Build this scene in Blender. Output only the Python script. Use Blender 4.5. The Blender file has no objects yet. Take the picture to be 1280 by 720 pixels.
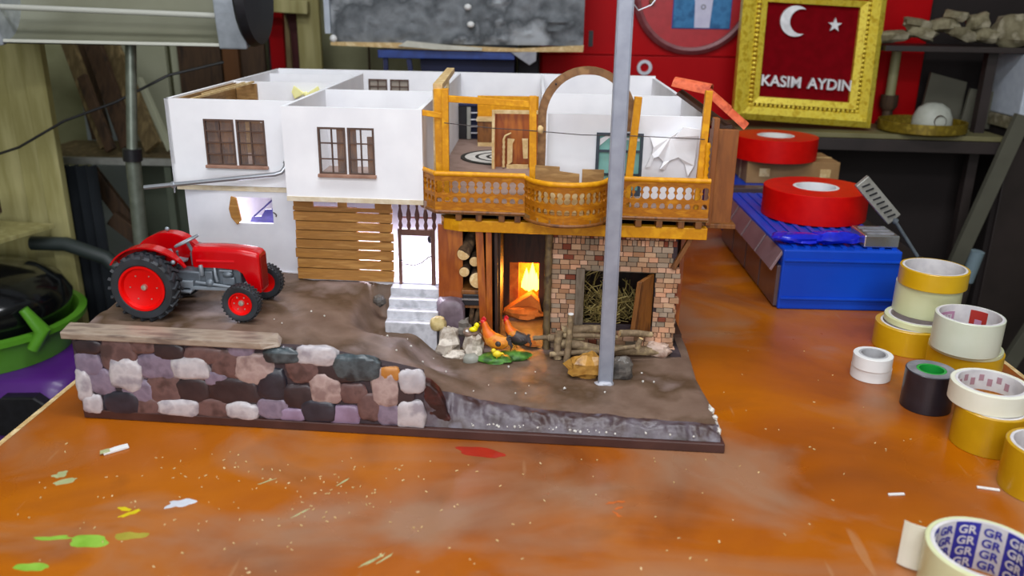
import bpy, math, random
from mathutils import Vector, Matrix, noise
S = 0.01            # everything below is written in centimetres
rnd = random.Random(7)
C = bpy.context.scene.collection
PI = math.pi
def R(d): return math.radians(d)

# ------------------------------------------------------------------ materials
def lin(c):
    return tuple((v/12.92 if v <= .04045 else ((v+.055)/1.055)**2.4) for v in c)
def hx(s):
    return lin(tuple(int(s[i:i+2], 16)/255 for i in (0, 2, 4)))
MATS = {}
def mat(name, cols, rough=.6, metal=0., scale=60, bump=0., island=False, emit=None, estr=0., stretch=None, detail=4,
        coat=0., trans=0., alpha=1., lo=.35, hi=.65, bscale=None, spec=.5):
    if isinstance(cols, str): cols = [cols]
    m = bpy.data.materials.new(name); m.use_nodes = True
    nt = m.node_tree; N = nt.nodes; Lk = nt.links
    b = N['Principled BSDF']
    b.inputs['Roughness'].default_value = rough
    b.inputs['Metallic'].default_value = metal
    b.inputs['Coat Weight'].default_value = coat
    b.inputs['Coat Roughness'].default_value = .12
    b.inputs['Specular IOR Level'].default_value = spec
    b.inputs['Transmission Weight'].default_value = trans
    b.inputs['Alpha'].default_value = alpha
    tc = N.new('ShaderNodeTexCoord'); mp = N.new('ShaderNodeMapping')
    Lk.new(tc.outputs['Object'], mp.inputs[0])
    if stretch: mp.inputs['Scale'].default_value = stretch
    if len(cols) > 1:
        r = N.new('ShaderNodeValToRGB')
        while len(r.color_ramp.elements) < len(cols): r.color_ramp.elements.new(.5)
        for i, c in enumerate(cols):
            r.color_ramp.elements[i].position = (i/len(cols) if island else lo+(hi-lo)*i/(len(cols)-1))
            r.color_ramp.elements[i].color = (*hx(c), 1)
        if island:
            g = N.new('ShaderNodeNewGeometry'); r.color_ramp.interpolation = 'CONSTANT'
            Lk.new(g.outputs['Random Per Island'], r.inputs[0])
        else:
            n = N.new('ShaderNodeTexNoise'); n.inputs['Scale'].default_value = scale; n.inputs['Detail'].default_value = detail
            Lk.new(mp.outputs[0], n.inputs['Vector']); Lk.new(n.outputs['Fac'], r.inputs[0])
        Lk.new(r.outputs[0], b.inputs['Base Color'])
    else:
        b.inputs['Base Color'].default_value = (*hx(cols[0]), 1)
    if bump:
        n2 = N.new('ShaderNodeTexNoise'); n2.inputs['Scale'].default_value = bscale or scale*3; n2.inputs['Detail'].default_value = 3
        Lk.new(mp.outputs[0], n2.inputs['Vector'])
        bp = N.new('ShaderNodeBump'); bp.inputs['Strength'].default_value = bump; bp.inputs['Distance'].default_value = .001
        Lk.new(n2.outputs['Fac'], bp.inputs['Height']); Lk.new(bp.outputs[0], b.inputs['Normal'])
    if emit:
        b.inputs['Emission Color'].default_value = (*hx(emit), 1); b.inputs['Emission Strength'].default_value = estr
    MATS[name] = m
    return m

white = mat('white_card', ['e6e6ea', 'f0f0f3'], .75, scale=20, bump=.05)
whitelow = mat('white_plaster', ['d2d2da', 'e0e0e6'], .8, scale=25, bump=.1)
edge = mat('card_edge', ['d8cdb8', 'c9b89a'], .8, scale=100)
yellow = mat('yellow_paint', ['d8960a', 'cc8806', 'e4a414'], .45, scale=80, spec=.3)
ochre = mat('ochre_wood', ['b06c0a', '9c5c06', 'be7c12'], .45, scale=60, stretch=(1, 1, 4), spec=.3)
brownw = mat('brown_wood', ['6b3f17', '82501f', '563010'], .5, scale=40, stretch=(3, 3, .6))
orangew = mat('varnished_plywood', ['a4520f', '8c4008', 'b3641a'], .35, scale=30, stretch=(3, 3, .6), coat=.4)
slatw = mat('slat_wood', ['b07c38', '9e6c30', 'bc8a48'], .6, scale=50, stretch=(.5, 3, 4), island=False)
archw = mat('arch_wood', ['8a623a', '75502c', '9a7348'], .6, scale=60)
palew = mat('pale_wood', ['d9bd88', 'c4a26b', 'e3cb9a'], .6, scale=60)
frameb = mat('window_wood', ['5a4236', '4a342a'], .6, scale=80)
silln = mat('sill_wood', ['a07a66', '8c6654'], .6, scale=80)
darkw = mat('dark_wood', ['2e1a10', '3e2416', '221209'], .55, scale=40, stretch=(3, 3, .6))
beigeboard = mat('plywood_panel', ['9a7444', '8a6638', 'a8834f'], .6, scale=40, stretch=(1, 1, 4))
bark = mat('peeled_stick', ['8e785c', '735f46', 'a8926e'], .75, scale=90, stretch=(1, 1, 1), bump=.3)
barkd = mat('log_bark', ['6a5138', '4a3726', '86694a'], .85, scale=90, bump=.5)
logend = mat('log_end', ['e3c48e', 'd3ae74', 'eed7a8'], .7, scale=120)
straw = mat('straw', ['a08a4a', '6e5c2c', 'c2ac6a', '8a7440'], .8, island=True)
brick = mat('tiny_brick', ['b9906e', 'a88060', 'cf9a78', '988068', 'a87a58', 'c5a07e', '7a3a24', 'a5917c', 'd0a588', 'b48a6c', '9a7458', '8c7c68'], .85, island=True, bump=.4, scale=100)
mortar = mat('mortar', ['33282a', '403236'], .9, scale=60, bump=.4)
roofd = mat('terracotta', ['c04a20', 'd85c2c', 'a23a18'], .7, scale=80, bump=.3)
soil = mat('painted_soil', ['644e40', '766052', '523e2c', '82706a'], .55, scale=14, detail=8, bump=.5, spec=.35, bscale=160, lo=.3, hi=.7)
soile = mat('edge_soil', ['2c1714', '5a5057', '3a2420', '75707c'], .4, scale=26, detail=8, bump=.8, bscale=120, lo=.3, hi=.7)
basew = mat('base_plank', ['3a1f1a', '4a2c26'], .45, scale=30)
chipw = mat('white_chip', ['d8d4cc', 'bfb8b0'], .6)
capw = mat('cap_wood', ['8a7868', 'a09080', '74645a'], .35, scale=40, stretch=(.6, 3, 3), bump=.3)
stoneM = {
 'D': mat('stone_dark', ['2e2428', '3c2e30'], .35, scale=60, bump=.2),
 'B': mat('stone_brown', ['5e4644', '6e5350', '4e3a38'], .35, scale=60, bump=.2),
 'P': mat('stone_mauve', ['75687a', '857788', '685c6c'], .35, scale=60, bump=.2),
 'V': mat('stone_violet', ['806a80', '94809a'], .35, scale=60, bump=.2),
 'W': mat('stone_white', ['aca6aa', 'c0babc', '968f96'], .3, scale=50, bump=.3),
 'L': mat('stone_pink', ['9c8480', 'b09a94', '8a726e'], .35, scale=60, bump=.2),
 'K': mat('stone_black', ['26242c', '34323c'], .3, scale=60, bump=.2),
 'T': mat('stone_teal', ['343c40', '4c565a', '282e32'], .2, scale=60, bump=.3),
 'O': mat('stone_orange', ['a06628', 'b67a38'], .4, scale=60, bump=.3),
}
boulder = mat('pale_boulder', ['bcb0a2', 'd8cec0', '9c8e7e', 'c8beb0'], .5, scale=60, bump=.5)
orock = mat('amber_rock', ['a87530', 'c29044', '7c5420'], .35, scale=70, bump=.5)
drock = mat('charcoal_rock', ['4a4644', '6a645e', '34302e'], .35, scale=70, bump=.5)
steps_m = mat('painted_steps', ['b4b4ba', 'c8c8ce', 'a4a4aa'], .6, scale=60, bump=.3)
silver = mat('silver_pipe', 'b9bcc2', .3, .8)
pole_m = mat('pole_metal', ['8f93a0', '9da1ad'], .45, .35, scale=60, bump=.1)
wire = mat('thin_wire', '3a3230', .6)
tred = mat('tractor_red', 'bc0008', .2, coat=.4, spec=.3)
rim = mat('rim_red', 'dc0604', .4, spec=.2)
tyre = mat('tyre_rubber', ['202226', '2c2f35'], .6, scale=60)
tgrey = mat('tractor_grey', ['5e656c', '727a82'], .4, .3, scale=60)
tlight = mat('tractor_pale_grey', '8e969e', .35, .3)
hub = mat('hub_metal', 'c8c0b0', .3, .7)
hen1 = mat('hen_feathers', ['cf7412', 'd98c24', 'c05c0c'], .5, scale=100)
hen2 = mat('hen_neck', ['d85c0c', 'e47414'], .5, scale=100)
hendark = mat('hen_dark_feathers', ['2e2a2c', '4a3a34'], .5, scale=100)
comb = mat('comb_red', 'c8101a', .4)
chick = mat('chick_yellow', ['e0c414', 'e8d43a'], .5)
birdy = mat('bird_yellow', 'f0e000', .45)
grass = mat('painted_grass', ['3a6a22', '52862e', '2a4e1a'], .5, scale=80, bump=.6)
nest_m = mat('nest_twigs', ['8a7060', '6a5446'], .8, scale=120, bump=.6)
beak = mat('beak', 'd89a30', .4)
blackm = mat('black_plastic', ['17161a', '1e1d22'], .4)
led = mat('lamp_glow', 'ffffff', .5, emit='eae4ff', estr=14)
flame = mat('flame_glow', 'ffb040', .5, emit='ffa028', estr=22)
clay = mat('fire_clay', ['b06424', 'c87c34', '9a5218'], .8, scale=40, bump=.3)
glass = mat('window_glass', 'c8ccd0', .06, alpha=.07)
backpane = mat('beige_pane', ['8e8478', '9c9286'], .4)  # opaque grey-beige colour for the back windows
blueglass = mat('teal_glass', ['6fa9a2', '8abfb6'], .1, coat=.5, scale=30)
# tapes
tyel = mat('yellow_tape', ['c99c0e', 'd6aa18'], .35, scale=20, coat=.3)
tyeld = mat('amber_tape', ['b88c08', 'c89c10'], .35, scale=20, coat=.3)
tpale = mat('clear_tape', ['cfd3a4', 'd9dcb4'], .35, scale=20, coat=.2)
tpalew = mat('milky_tape', ['ccd2bc', 'd6dac8'], .35, scale=20, coat=.2)
tcream = mat('masking_tape', ['dcdcc8', 'e6e6d6'], .6, scale=20)
twhite = mat('white_tape', ['dededc', 'ececea'], .5, scale=20)
tbk = mat('black_tape', ['1c1a22', '25232c'], .4, coat=.2)
tredt = mat('red_tape', ['c80402', 'd20a04'], .45, spec=.2)
coreW = mat('card_core', ['d8d4d4', 'c6c2c4'], .7, scale=80)
coreG = mat('green_core', '1d9a3a', .4)
greyside = mat('grey_tape_side', ['6e6e74', '8a8a90'], .5)
ink_blue = mat('blue_ink', '2c2c96', .6)
ink_pink = mat('pink_ink', 'b888a4', .6)
ink_red = mat('red_ink', 'a82a22', .6)
ink_brown = mat('mauve_ink', 'a8808a', .6)
blue = mat('blue_plastic', ['0a3eb0', '0c48be'], .35, scale=10, spec=.3)
bluebag = mat('blue_bag', ['1020c8', '0a18a8'], .25, coat=.4)
drawerm = mat('drawer_plastic', ['4a3c40', '5a4a4c'], .3, coat=.3, scale=20)
drawerlip = mat('drawer_lip', ['80686a', '6e585a'], .3, coat=.3, scale=20)
carton = mat('carton', ['a07c50', '8f6c42'], .8, scale=30)
chrome = mat('chrome', 'c8c8c8', .2, .9)
gold = mat('gold_leaf', ['dcc030', 'ecd850', 'c8a820'], .35, .25, scale=90, bump=.2)
velvet = mat('crimson_velvet', ['6c0008', '78000c'], .9, scale=60, spec=.1)
lettersilver = mat('silver_letters', ['c6c6c8', 'e2e2e4'], .4, .3, scale=60)
redcab = mat('red_enamel', ['a80008', 'b40008'], .5, scale=8, spec=.12)
redcabd = mat('red_enamel_panel', ['8c0006', '980008'], .5, scale=8, spec=.12)
navy = mat('navy_paint', ['141c44', '1c2654'], .6, scale=10)
bluep = mat('bench_blue', ['24428c', '1e3678'], .5)
slate = mat('grey_relief', ['565a5e', '7a7e82', '484c50', 'a2a6aa'], .7, scale=9, detail=9, bump=.8, bscale=40, lo=.36, hi=.64)
cream = mat('cream_wall', ['9a9a74', 'a6a680', '8c8c68'], .8, scale=5)
creamb = mat('cream_board', ['a8a06a', '968e58', 'b4ac78'], .7, scale=8, stretch=(3, 3, .4))
palepanel = mat('pale_panel', ['a4a68c', 'b0b298'], .7, scale=6)
bluepanel = mat('pale_blue_panel', ['a8b4bc', 'b4bec6'], .7, scale=6)
greygreen = mat('grey_green_panel', ['646c5c', '5a6252'], .8, scale=6)
woodscrap = mat('scrap_wood', ['7a6844', '5e4e30', '8e7a52'], .75, scale=20, stretch=(3, 3, .5))
woodscrapd = mat('dark_scrap_wood', ['3e2c1c', '4e3824', '2e2014'], .75, scale=20, stretch=(3, 3, .5))
darkcloth = mat('dark_navy_cloth', ['1a2026', '242a30'], .9, scale=12)
shelfedge = mat('shelf_metal', ['a0a098', '8e8e86'], .5)
heatm = mat('heater_metal', ['8a8a76', '9a9a86'], .35, .4, scale=6)
heatrim = mat('heater_cap', ['b4bac2', 'a2a8b0'], .35, .3)
tube = mat('quartz_tube', 'c4c4ba', .2)
purple = mat('purple_plastic', ['4a1a70', '56207e'], .4, coat=.2, scale=10)
green = mat('green_plastic', ['4e8a1e', '5c9c28'], .4, coat=.2, scale=10)
blackgloss = mat('black_gloss', '0c0d10', .15, coat=.4)
hose = mat('grey_hose', '2e3634', .5)
shelfdark = mat('dark_shelf', ['241c1a', '302624'], .5, scale=10)
shelftop = mat('shelf_top', ['6a6440', '7a7450'], .5, scale=10)
darkback = mat('dark_recess_board', ['180e0c', '1e1412'], .8, scale=8)
greyboard = mat('grey_board', ['4e4c40', '5c5a4c'], .7, scale=8)
rubble = mat('scrap_pieces', ['8a8266', '6a6248', 'a09880'], .8, scale=30)
whitebox = mat('white_box', ['b4bcc8', 'c0c8d2'], .5)
floor_m = mat('concrete_floor', ['3a3632', '4a4540'], .8, scale=3)
wallside = mat('side_wall', ['8a8a74', '96967e'], .8, scale=3)

# the table top: blotchy varnish, dusty haze and scratches of its own
def table_material():
    m = bpy.data.materials.new('varnished_tabletop'); m.use_nodes = True
    nt = m.node_tree; N = nt.nodes; L = nt.links; b = N['Principled BSDF']
    tc = N.new('ShaderNodeTexCoord')
    def noi(scale, detail, dist=0, st=None):
        n = N.new('ShaderNodeTexNoise'); n.inputs['Scale'].default_value = scale; n.inputs['Detail'].default_value = detail
        n.inputs['Distortion'].default_value = dist
        if st:
            mp = N.new('ShaderNodeMapping'); mp.inputs['Scale'].default_value = st
            L.new(tc.outputs['Object'], mp.inputs[0]); L.new(mp.outputs[0], n.inputs['Vector'])
        else: L.new(tc.outputs['Object'], n.inputs['Vector'])
        return n
    def ramp(src, stops):
        r = N.new('ShaderNodeValToRGB')
        while len(r.color_ramp.elements) < len(stops): r.color_ramp.elements.new(.5)
        for e, (p, c) in zip(r.color_ramp.elements, stops):
            e.position = p; e.color = (*hx(c), 1) if isinstance(c, str) else (c, c, c, 1)
        L.new(src.outputs['Fac'], r.inputs[0]); return r
    def mix(a, bb, f):
        x = N.new('ShaderNodeMix'); x.data_type = 'RGBA'
        L.new(f.outputs[0], x.inputs['Factor']); L.new(a, x.inputs['A'])
        if isinstance(bb, str): x.inputs['B'].default_value = (*hx(bb), 1)
        else: L.new(bb, x.inputs['B'])
        return x.outputs['Result']
    base = ramp(noi(3.6, 6, .8), [(.3, '743a12'), (.43, '9c5006'), (.57, 'ac5e02'), (.70, '824218')])
    haze = ramp(noi(4.5, 6, .8, (1, 1.6, 1)), [(.48, 0.), (.68, .7)])
    c = mix(base.outputs[0], '977860', haze)
    dark = ramp(noi(14, 6, .3), [(.62, 0.), (.75, .25)])
    c = mix(c, '4a2412', dark)
    scr = ramp(noi(60, 2, 0, (1, .12, 1)), [(.70, 0.), (.76, .35)])
    c = mix(c, 'b08a64', scr)
    L.new(c, b.inputs['Base Color'])
    rr = ramp(noi(9, 6, .5), [(.3, .22), (.7, .5)])
    L.new(rr.outputs[0], b.inputs['Roughness'])
    b.inputs['Specular IOR Level'].default_value = .35
    n = noi(120, 4); bp = N.new('ShaderNodeBump'); bp.inputs['Strength'].default_value = .15; bp.inputs['Distance'].default_value = .001
    L.new(n.outputs['Fac'], bp.inputs['Height']); L.new(bp.outputs[0], b.inputs['Normal'])
    return m
tablem = table_material()

# ------------------------------------------------------------------ mesh helpers
def sh(x, y):            # the model and its base stand slightly askew on the table
    return y - .057*(x+44)
class MB:
    def __init__(s, f=None): s.v = []; s.f = []; s.fn = f; s.mi = []; s.cur = 0
    def add(s, vs, fs):
        b = len(s.v); s.v += [tuple(v) for v in vs]; s.f += [tuple(b+i for i in f) for f in fs]; s.mi += [s.cur]*len(fs)
        return s
    def box(s, x0, x1, y0, y1, z0, z1):
        v = [(x, y, z) for z in (z0, z1) for y in (y0, y1) for x in (x0, x1)]
        return s.add(v, [(0, 2, 3, 1), (4, 5, 7, 6), (0, 1, 5, 4), (2, 6, 7, 3), (0, 4, 6, 2), (1, 3, 7, 5)])
    def bar(s, a, b, w, h, up=(0, 0, 1)):
        a = Vector(a); b = Vector(b); d = (b-a).normalized(); u = Vector(up)
        if abs(d.dot(u)) > .98: u = Vector((0, 1, 0))
        r = d.cross(u).normalized()*w/2; u = r.cross(d).normalized()*h/2
        v = [p+i*r+j*u for p in (a, b) for i, j in ((-1, -1), (1, -1), (1, 1), (-1, 1))]
        return s.add(v, [(3, 2, 1, 0), (4, 5, 6, 7), (0, 1, 5, 4), (1, 2, 6, 5), (2, 3, 7, 6), (3, 0, 4, 7)])
    def tube(s, pts, r, n=10, cap=True):
        pts = [Vector(p) for p in pts]; rs = r if isinstance(r, (list, tuple)) else [r]*len(pts)
        vs = []; pu = None
        for i, p in enumerate(pts):
            d = (pts[min(i+1, len(pts)-1)]-pts[max(i-1, 0)]).normalized()
            if pu is None: pu = Vector((0, 0, 1)) if abs(d.z) < .9 else Vector((1, 0, 0))
            u = (pu-d*pu.dot(d)).normalized(); pu = u; w = d.cross(u)
            vs += [p+(u*math.cos(2*PI*k/n)+w*math.sin(2*PI*k/n))*rs[i] for k in range(n)]
        fs = [(i*n+k, i*n+(k+1) % n, (i+1)*n+(k+1) % n, (i+1)*n+k) for i in range(len(pts)-1) for k in range(n)]
        if cap: fs += [tuple(range(n-1, -1, -1)), tuple((len(pts)-1)*n+k for k in range(n))]
        return s.add(vs, fs)
    def lathe(s, prof, n=40, o=(0, 0, 0), axis='z', closed=False):
        vs = []
        for r, z in prof:
            for k in range(n):
                a = 2*PI*k/n; x, y = r*math.cos(a), r*math.sin(a)
                vs.append((o[0]+x, o[1]+y, o[2]+z) if axis == 'z' else (o[0]+x, o[1]+z, o[2]+y) if axis == 'y' else (o[0]+z, o[1]+x, o[2]+y))
        m = len(prof); fs = []
        for i in range(m if closed else m-1):
            j = (i+1) % m
            for k in range(n):
                q = (i*n+k, i*n+(k+1) % n, j*n+(k+1) % n, j*n+k)
                fs.append(q if axis != 'y' else q[::-1])
        return s.add(vs, fs)
    def prism(s, poly, d0, d1, plane='xz'):
        n = len(poly)
        f = {'xz': lambda a, b, d: (a, d, b), 'xy': lambda a, b, d: (a, b, d), 'yz': lambda a, b, d: (d, a, b)}[plane]
        vs = [f(a, b, d0) for a, b in poly]+[f(a, b, d1) for a, b in poly]
        return s.add(vs, [tuple(range(n)), tuple(range(2*n-1, n-1, -1))]+[(i, i+n, (i+1) % n+n, (i+1) % n) for i in range(n)])
    def ball(s, c, r, n=16, m=10, jit=0, seed=0, sq=1., flat=None):
        r = r if isinstance(r, (list, tuple)) else (r, r, r); vs = []
        def P(th, ph):
            d = Vector((math.cos(th)*math.cos(ph), math.sin(th)*math.cos(ph), math.sin(ph)))
            if sq != 1: d = Vector([math.copysign(abs(q)**sq, q) for q in d])
            k = 1
            if jit:
                k += jit*noise.noise(d*1.6+Vector((seed*3.7, seed, 0)))*1.3
                k += jit*.5*noise.noise(d*4+Vector((seed, 0, 9)))
            v = Vector((c[0]+d.x*r[0]*k, c[1]+d.y*r[1]*k, c[2]+d.z*r[2]*k))
            if flat is not None and v.z < flat: v.z = flat
            return v
        vs.append(P(0, -PI/2))
        for i in range(1, m):
            for k in range(n): vs.append(P(2*PI*k/n, -PI/2+PI*i/m))
        vs.append(P(0, PI/2)); T = len(vs)-1
        fs = [(0, 1+(k+1) % n, 1+k) for k in range(n)]
        for i in range(m-2):
            a = 1+i*n; b = a+n
            fs += [(a+k, a+(k+1) % n, b+(k+1) % n, b+k) for k in range(n)]
        a = 1+(m-2)*n
        fs += [(a+k, a+(k+1) % n, T) for k in range(n)]
        return s.add(vs, fs)
    def build(s, name, m, parent=None, smooth=0, bevel=0., origin=True, shear=False, wl=None):
        vs = s.v
        if shear: vs = [(x, sh(x, y), z) for x, y, z in vs]
        if s.fn: vs = [s.fn(*v) for v in vs]
        off = Vector((0, 0, 0))
        if parent is not None:
            off = Vector(LOC.get(parent.name, (0, 0, 0)))
        elif origin:
            xs = [v[0] for v in vs]; ys = [v[1] for v in vs]; zs = [v[2] for v in vs]
            off = Vector(((min(xs)+max(xs))/2, (min(ys)+max(ys))/2, min(zs)))
        me = bpy.data.meshes.new(name)
        me.from_pydata([((v[0]-off.x)*S, (v[1]-off.y)*S, (v[2]-off.z)*S) for v in vs], [], s.f)
        me.validate()
        ms = m if isinstance(m, (list, tuple)) else [m]
        for q in ms: me.materials.append(q)
        if len(ms) > 1:
            for p, i in zip(me.polygons, s.mi): p.material_index = min(i, len(ms)-1)
        import bmesh
        bm = bmesh.new(); bm.from_mesh(me); bmesh.ops.recalc_face_normals(bm, faces=bm.faces); bm.to_mesh(me); bm.free()
        if smooth:
            for p in me.polygons: p.use_smooth = True
            me.set_sharp_from_angle(angle=R(smooth))
        o = bpy.data.objects.new(name, me); C.objects.link(o)
        if parent is not None:
            o.parent = parent; LOC[o.name] = tuple(off)
        else:
            o.location = off*S; LOC[o.name] = tuple(off)
        if bevel:
            b = o.modifiers.new('bevel', 'BEVEL'); b.width = bevel*S; b.segments = 2; b.limit_method = 'ANGLE'; b.angle_limit = R(40)
        return o
LOC = {}
def tag(o, label=None, cat=None, group=None, kind=None):
    if label: o['label'] = label
    if cat: o['category'] = cat
    if group: o['group'] = group
    if kind: o['kind'] = kind
    return o
def thing(name, label, cat, loc, group=None, rz=0, local=False):
    """Empty at the base. local=True: parts are written around (0,0,0); else in world centimetres."""
    o = bpy.data.objects.new(name, None); C.objects.link(o)
    o.empty_display_size = .02
    o.location = Vector(loc)*S; o.rotation_euler = (0, 0, rz)
    LOC[o.name] = (0, 0, 0) if local else tuple(loc)
    return tag(o, label, cat, group)
def copy_tree(o, parent=None):
    c = o.copy(); C.objects.link(c)
    if parent: c.parent = parent
    for ch in list(o.children): copy_tree(ch, c)
    return c
def text_mb(txt, size, depth, fn, mb=None):
    """letters as real geometry, mapped through fn(x, y, z) (x along, y up, z out of the surface)"""
    cu = bpy.data.curves.new('t', 'FONT'); cu.body = txt; cu.size = size; cu.extrude = depth/2; cu.align_x = 'CENTER'; cu.offset = size*.02
    ob = bpy.data.objects.new('t', cu); C.objects.link(ob)
    dg = bpy.context.evaluated_depsgraph_get(); me = ob.evaluated_get(dg).to_mesh()
    vs = [fn(v.co.x, v.co.y, v.co.z) for v in me.vertices]; fs = [tuple(p.vertices) for p in me.polygons]
    ob.evaluated_get(dg).to_mesh_clear()
    bpy.data.objects.remove(ob); bpy.data.curves.remove(cu)
    mb = mb or MB(); mb.add(vs, fs); return mb

# ------------------------------------------------------------------ the room
FZ = -78
def struct(name, mb, m): return tag(mb.build(name, m), kind='structure')
struct('floor', MB().box(-170, 190, -160, 228, FZ-2, FZ), floor_m)
struct('wall_back', MB().box(-170, 190, 226, 232, FZ, 170), cream)
struct('wall_left', MB().box(-174, -170, -160, 232, FZ, 170), wallside)
struct('wall_right', MB().box(190, 194, -160, 232, FZ, 170), wallside)

# ceiling lamps (above and in front of the bench, outside the frame)
def tube_lamp(x, y, label, w):
    t = thing('ceiling_lamp', label, 'lamp', (x, y, 150), 'fluorescent tubes above the bench', local=True)
    MB().box(-62, 62, -7, 7, 3, 6).build('lamp_housing', whitebox, t, bevel=.4)
    MB().tube([(-60, 0, 1), (60, 0, 1)], 1.6, 12).build('lamp_tube', led2, t, smooth=40)
    l = bpy.data.lights.new('tube_light', 'AREA'); l.shape = 'RECTANGLE'; l.size = 1.25; l.size_y = .3; l.energy = w; l.color = (.95, .97, 1)
    lo = bpy.data.objects.new('tube_light', l); C.objects.link(lo); lo.location = (x*S, y*S, 1.47)
    return lo
led2 = mat('ceiling_tube_glow', 'ffffff', .5, emit='f0f4ff', estr=6)
tube_lamp(0, 60, 'fluorescent ceiling tube hanging right over the workbench', 16)
tube_lamp(10, -70, 'fluorescent ceiling tube hanging in front of the workbench', 17)
def area(name, loc, target, size, e, col=(1, 1, 1)):
    l = bpy.data.lights.new(name, 'AREA'); l.size = size*S; l.energy = e; l.color = col
    o = bpy.data.objects.new(name, l); C.objects.link(o); o.location = Vector(loc)*S
    o.rotation_euler = (Vector(target)-Vector(loc)).to_track_quat('-Z', 'Y').to_euler(); return o
# unseen broad soft light behind the camera, aimed at the house
area('front_soft_light', (-20, -120, 95), (0, 100, 15), 170, 29, (.92, .95, 1))
W = bpy.data.worlds.new('world'); bpy.context.scene.world = W; W.use_nodes = True
W.node_tree.nodes['Background'].inputs[0].default_value = (.75, .8, .85, 1); W.node_tree.nodes['Background'].inputs[1].default_value = .22

# ------------------------------------------------------------------ workbench
tb = thing('workbench', 'large varnished orange-brown workbench carrying the model house', 'table', (3, 120, FZ))
MB().box(-52, 59, 10, 184, -3.5, 0).build('tabletop', tablem, tb, bevel=.3)
MB().box(-52.6, -52.02, 9.5, 184.5, -3.8, -.15).build('edging', palew, tb)
MB().box(59.02, 59.6, 9.5, 184.5, -3.8, -.15).build('edging', palew, tb)
for x, y in ((-47, 15), (54, 15), (-47, 178), (54, 178)):
    MB().box(x-3, x+3, y-3, y+3, FZ, -3.5).build('leg', brownw, tb, bevel=.2)
MB().box(-44, 51, 20, 22, -12, -3.5).box(-44, 51, 172, 174, -12, -3.5).build('apron', brownw, tb)

def blob(name, cx, cy, rx, ry, m, label, seed=0, rz=0, z=.02, ir=.35):
    n = 22; pts = []
    for k in range(n):
        a = 2*PI*k/n; q = 1+ir*noise.noise(Vector((math.cos(a)*1.4+seed*3, math.sin(a)*1.4, seed)))*1.6
        x, y = rx*q*math.cos(a), ry*q*math.sin(a)
        pts.append((cx+x*math.cos(rz)-y*math.sin(rz), cy+x*math.sin(rz)+y*math.cos(rz)))
    mb = MB().prism(pts, 0, z, 'xy'); o = mb.build(name, m, tb); o['label'] = label
    return o
pgreen = mat('green_paint_mark', ['7aa830', '8cb842'], .4, scale=60)
pyell = mat('yellow_paint_mark', ['d8c410', 'c8b410'], .4, scale=60)
polive = mat('olive_paint_mark', ['9a9030', 'a89c3c'], .4, scale=60)
ppale = mat('pale_paint_mark', ['b0b484', 'a0a474'], .5, scale=60)
pwhite = mat('white_paint_mark', ['d6dae0', 'c4c8d0'], .4, scale=60)
pred = mat('red_paint_mark', ['a82408', '98200a'], .4, scale=60)
porange = mat('orange_paint_mark', ['c8641c', 'b4581c'], .5, scale=60)
blob('paint_mark', -35.6, 56.7, 1.7, .75, pgreen, 'bright green paint smear', 1, -.2)
blob('paint_mark', -38.6, 57.0, 1.5, .28, pgreen, 'thin tail of the green paint smear', 2, .1)
blob('paint_mark', -38.2, 53.3, 1.4, .5, pgreen, 'pale green paint smear at the near edge', 3)
blob('paint_mark', -34.0, 60.7, .85, .3, pyell, 'bright yellow paint fleck', 4, .8, ir=.5)
blob('paint_mark', -34.7, 61.3, .6, .25, pyell, 'small yellow paint fleck', 5, -.3)
blob('paint_mark', -32.5, 57.6, 1.5, .5, polive, 'olive yellow paint smear', 6, .1)
blob('paint_mark', -43.2, 66.4, .6, .55, ppale, 'pale dried glue spot', 7)
blob('paint_mark', -42.2, 65.3, 1.1, .4, ppale, 'pale dried glue streak', 8, .6)
blob('paint_mark', -30.4, 62.4, 1.2, .65, pwhite, 'white paint spot', 9, .4, ir=.5)
blob('paint_mark', -4.8, 72.5, 2.6, .8, pred, 'dark red paint stain beside the base plank', 10, -.25)
for i, (x, y, a) in enumerate(((7.4, 64.4, .3), (8.0, 63.6, .5), (7.8, 62.6, -.9), (8.2, 64.6, .1))):
    blob('paint_mark', x, y, .45, .14, porange, 'scraped orange scratch', 20+i, a, ir=.6)
for i, (x, y, a) in enumerate(((-11.9, 55.6, .9), (-11.2, 55.7, .9), (-12.5, 55.1, .8), (-19.5, 61.5, .9), (-24.0, 66.2, .7), (-17.0, 66.5, 1.0))):
    blob('paint_mark', x, y, .9, .09, ppale, 'thin pale scratch', 30+i, a, z=.01)
scr = thing('paper_scrap', 'folded white paper scrap lying left of the stone retaining wall front', 'scrap', (-40.2, 71, 0), local=True, rz=.75)
MB().prism([(-1.2, -.35), (1.1, -.45), (1.2, .3), (.2, .42), (-1.1, .3)], .05, .22, 'xy').build('sheet', twhite, scr)
MB().prism([(-1.5, -.2), (-.6, -.3), (-.5, .3), (-1.3, .4)], .2, .3, 'xy').build('folded_corner', ppale, scr)
for i, (x, y, l, a, lab) in enumerate(((33.3, 66.9, .75, .1, 'white splinter lying nearest the front tape roll'), (42.2, 68.3, .95, -.25, 'thin pale splinter lying below the yellow tape rolls'))):
    tag(MB().bar((x-l*math.cos(a), y-l*math.sin(a), .1), (x+l*math.cos(a), y+l*math.sin(a), .12), .28, .16).build('wood_splinter', twhite, bevel=.03), lab, 'splinter')
mb = MB(); cr = random.Random(3)
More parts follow.
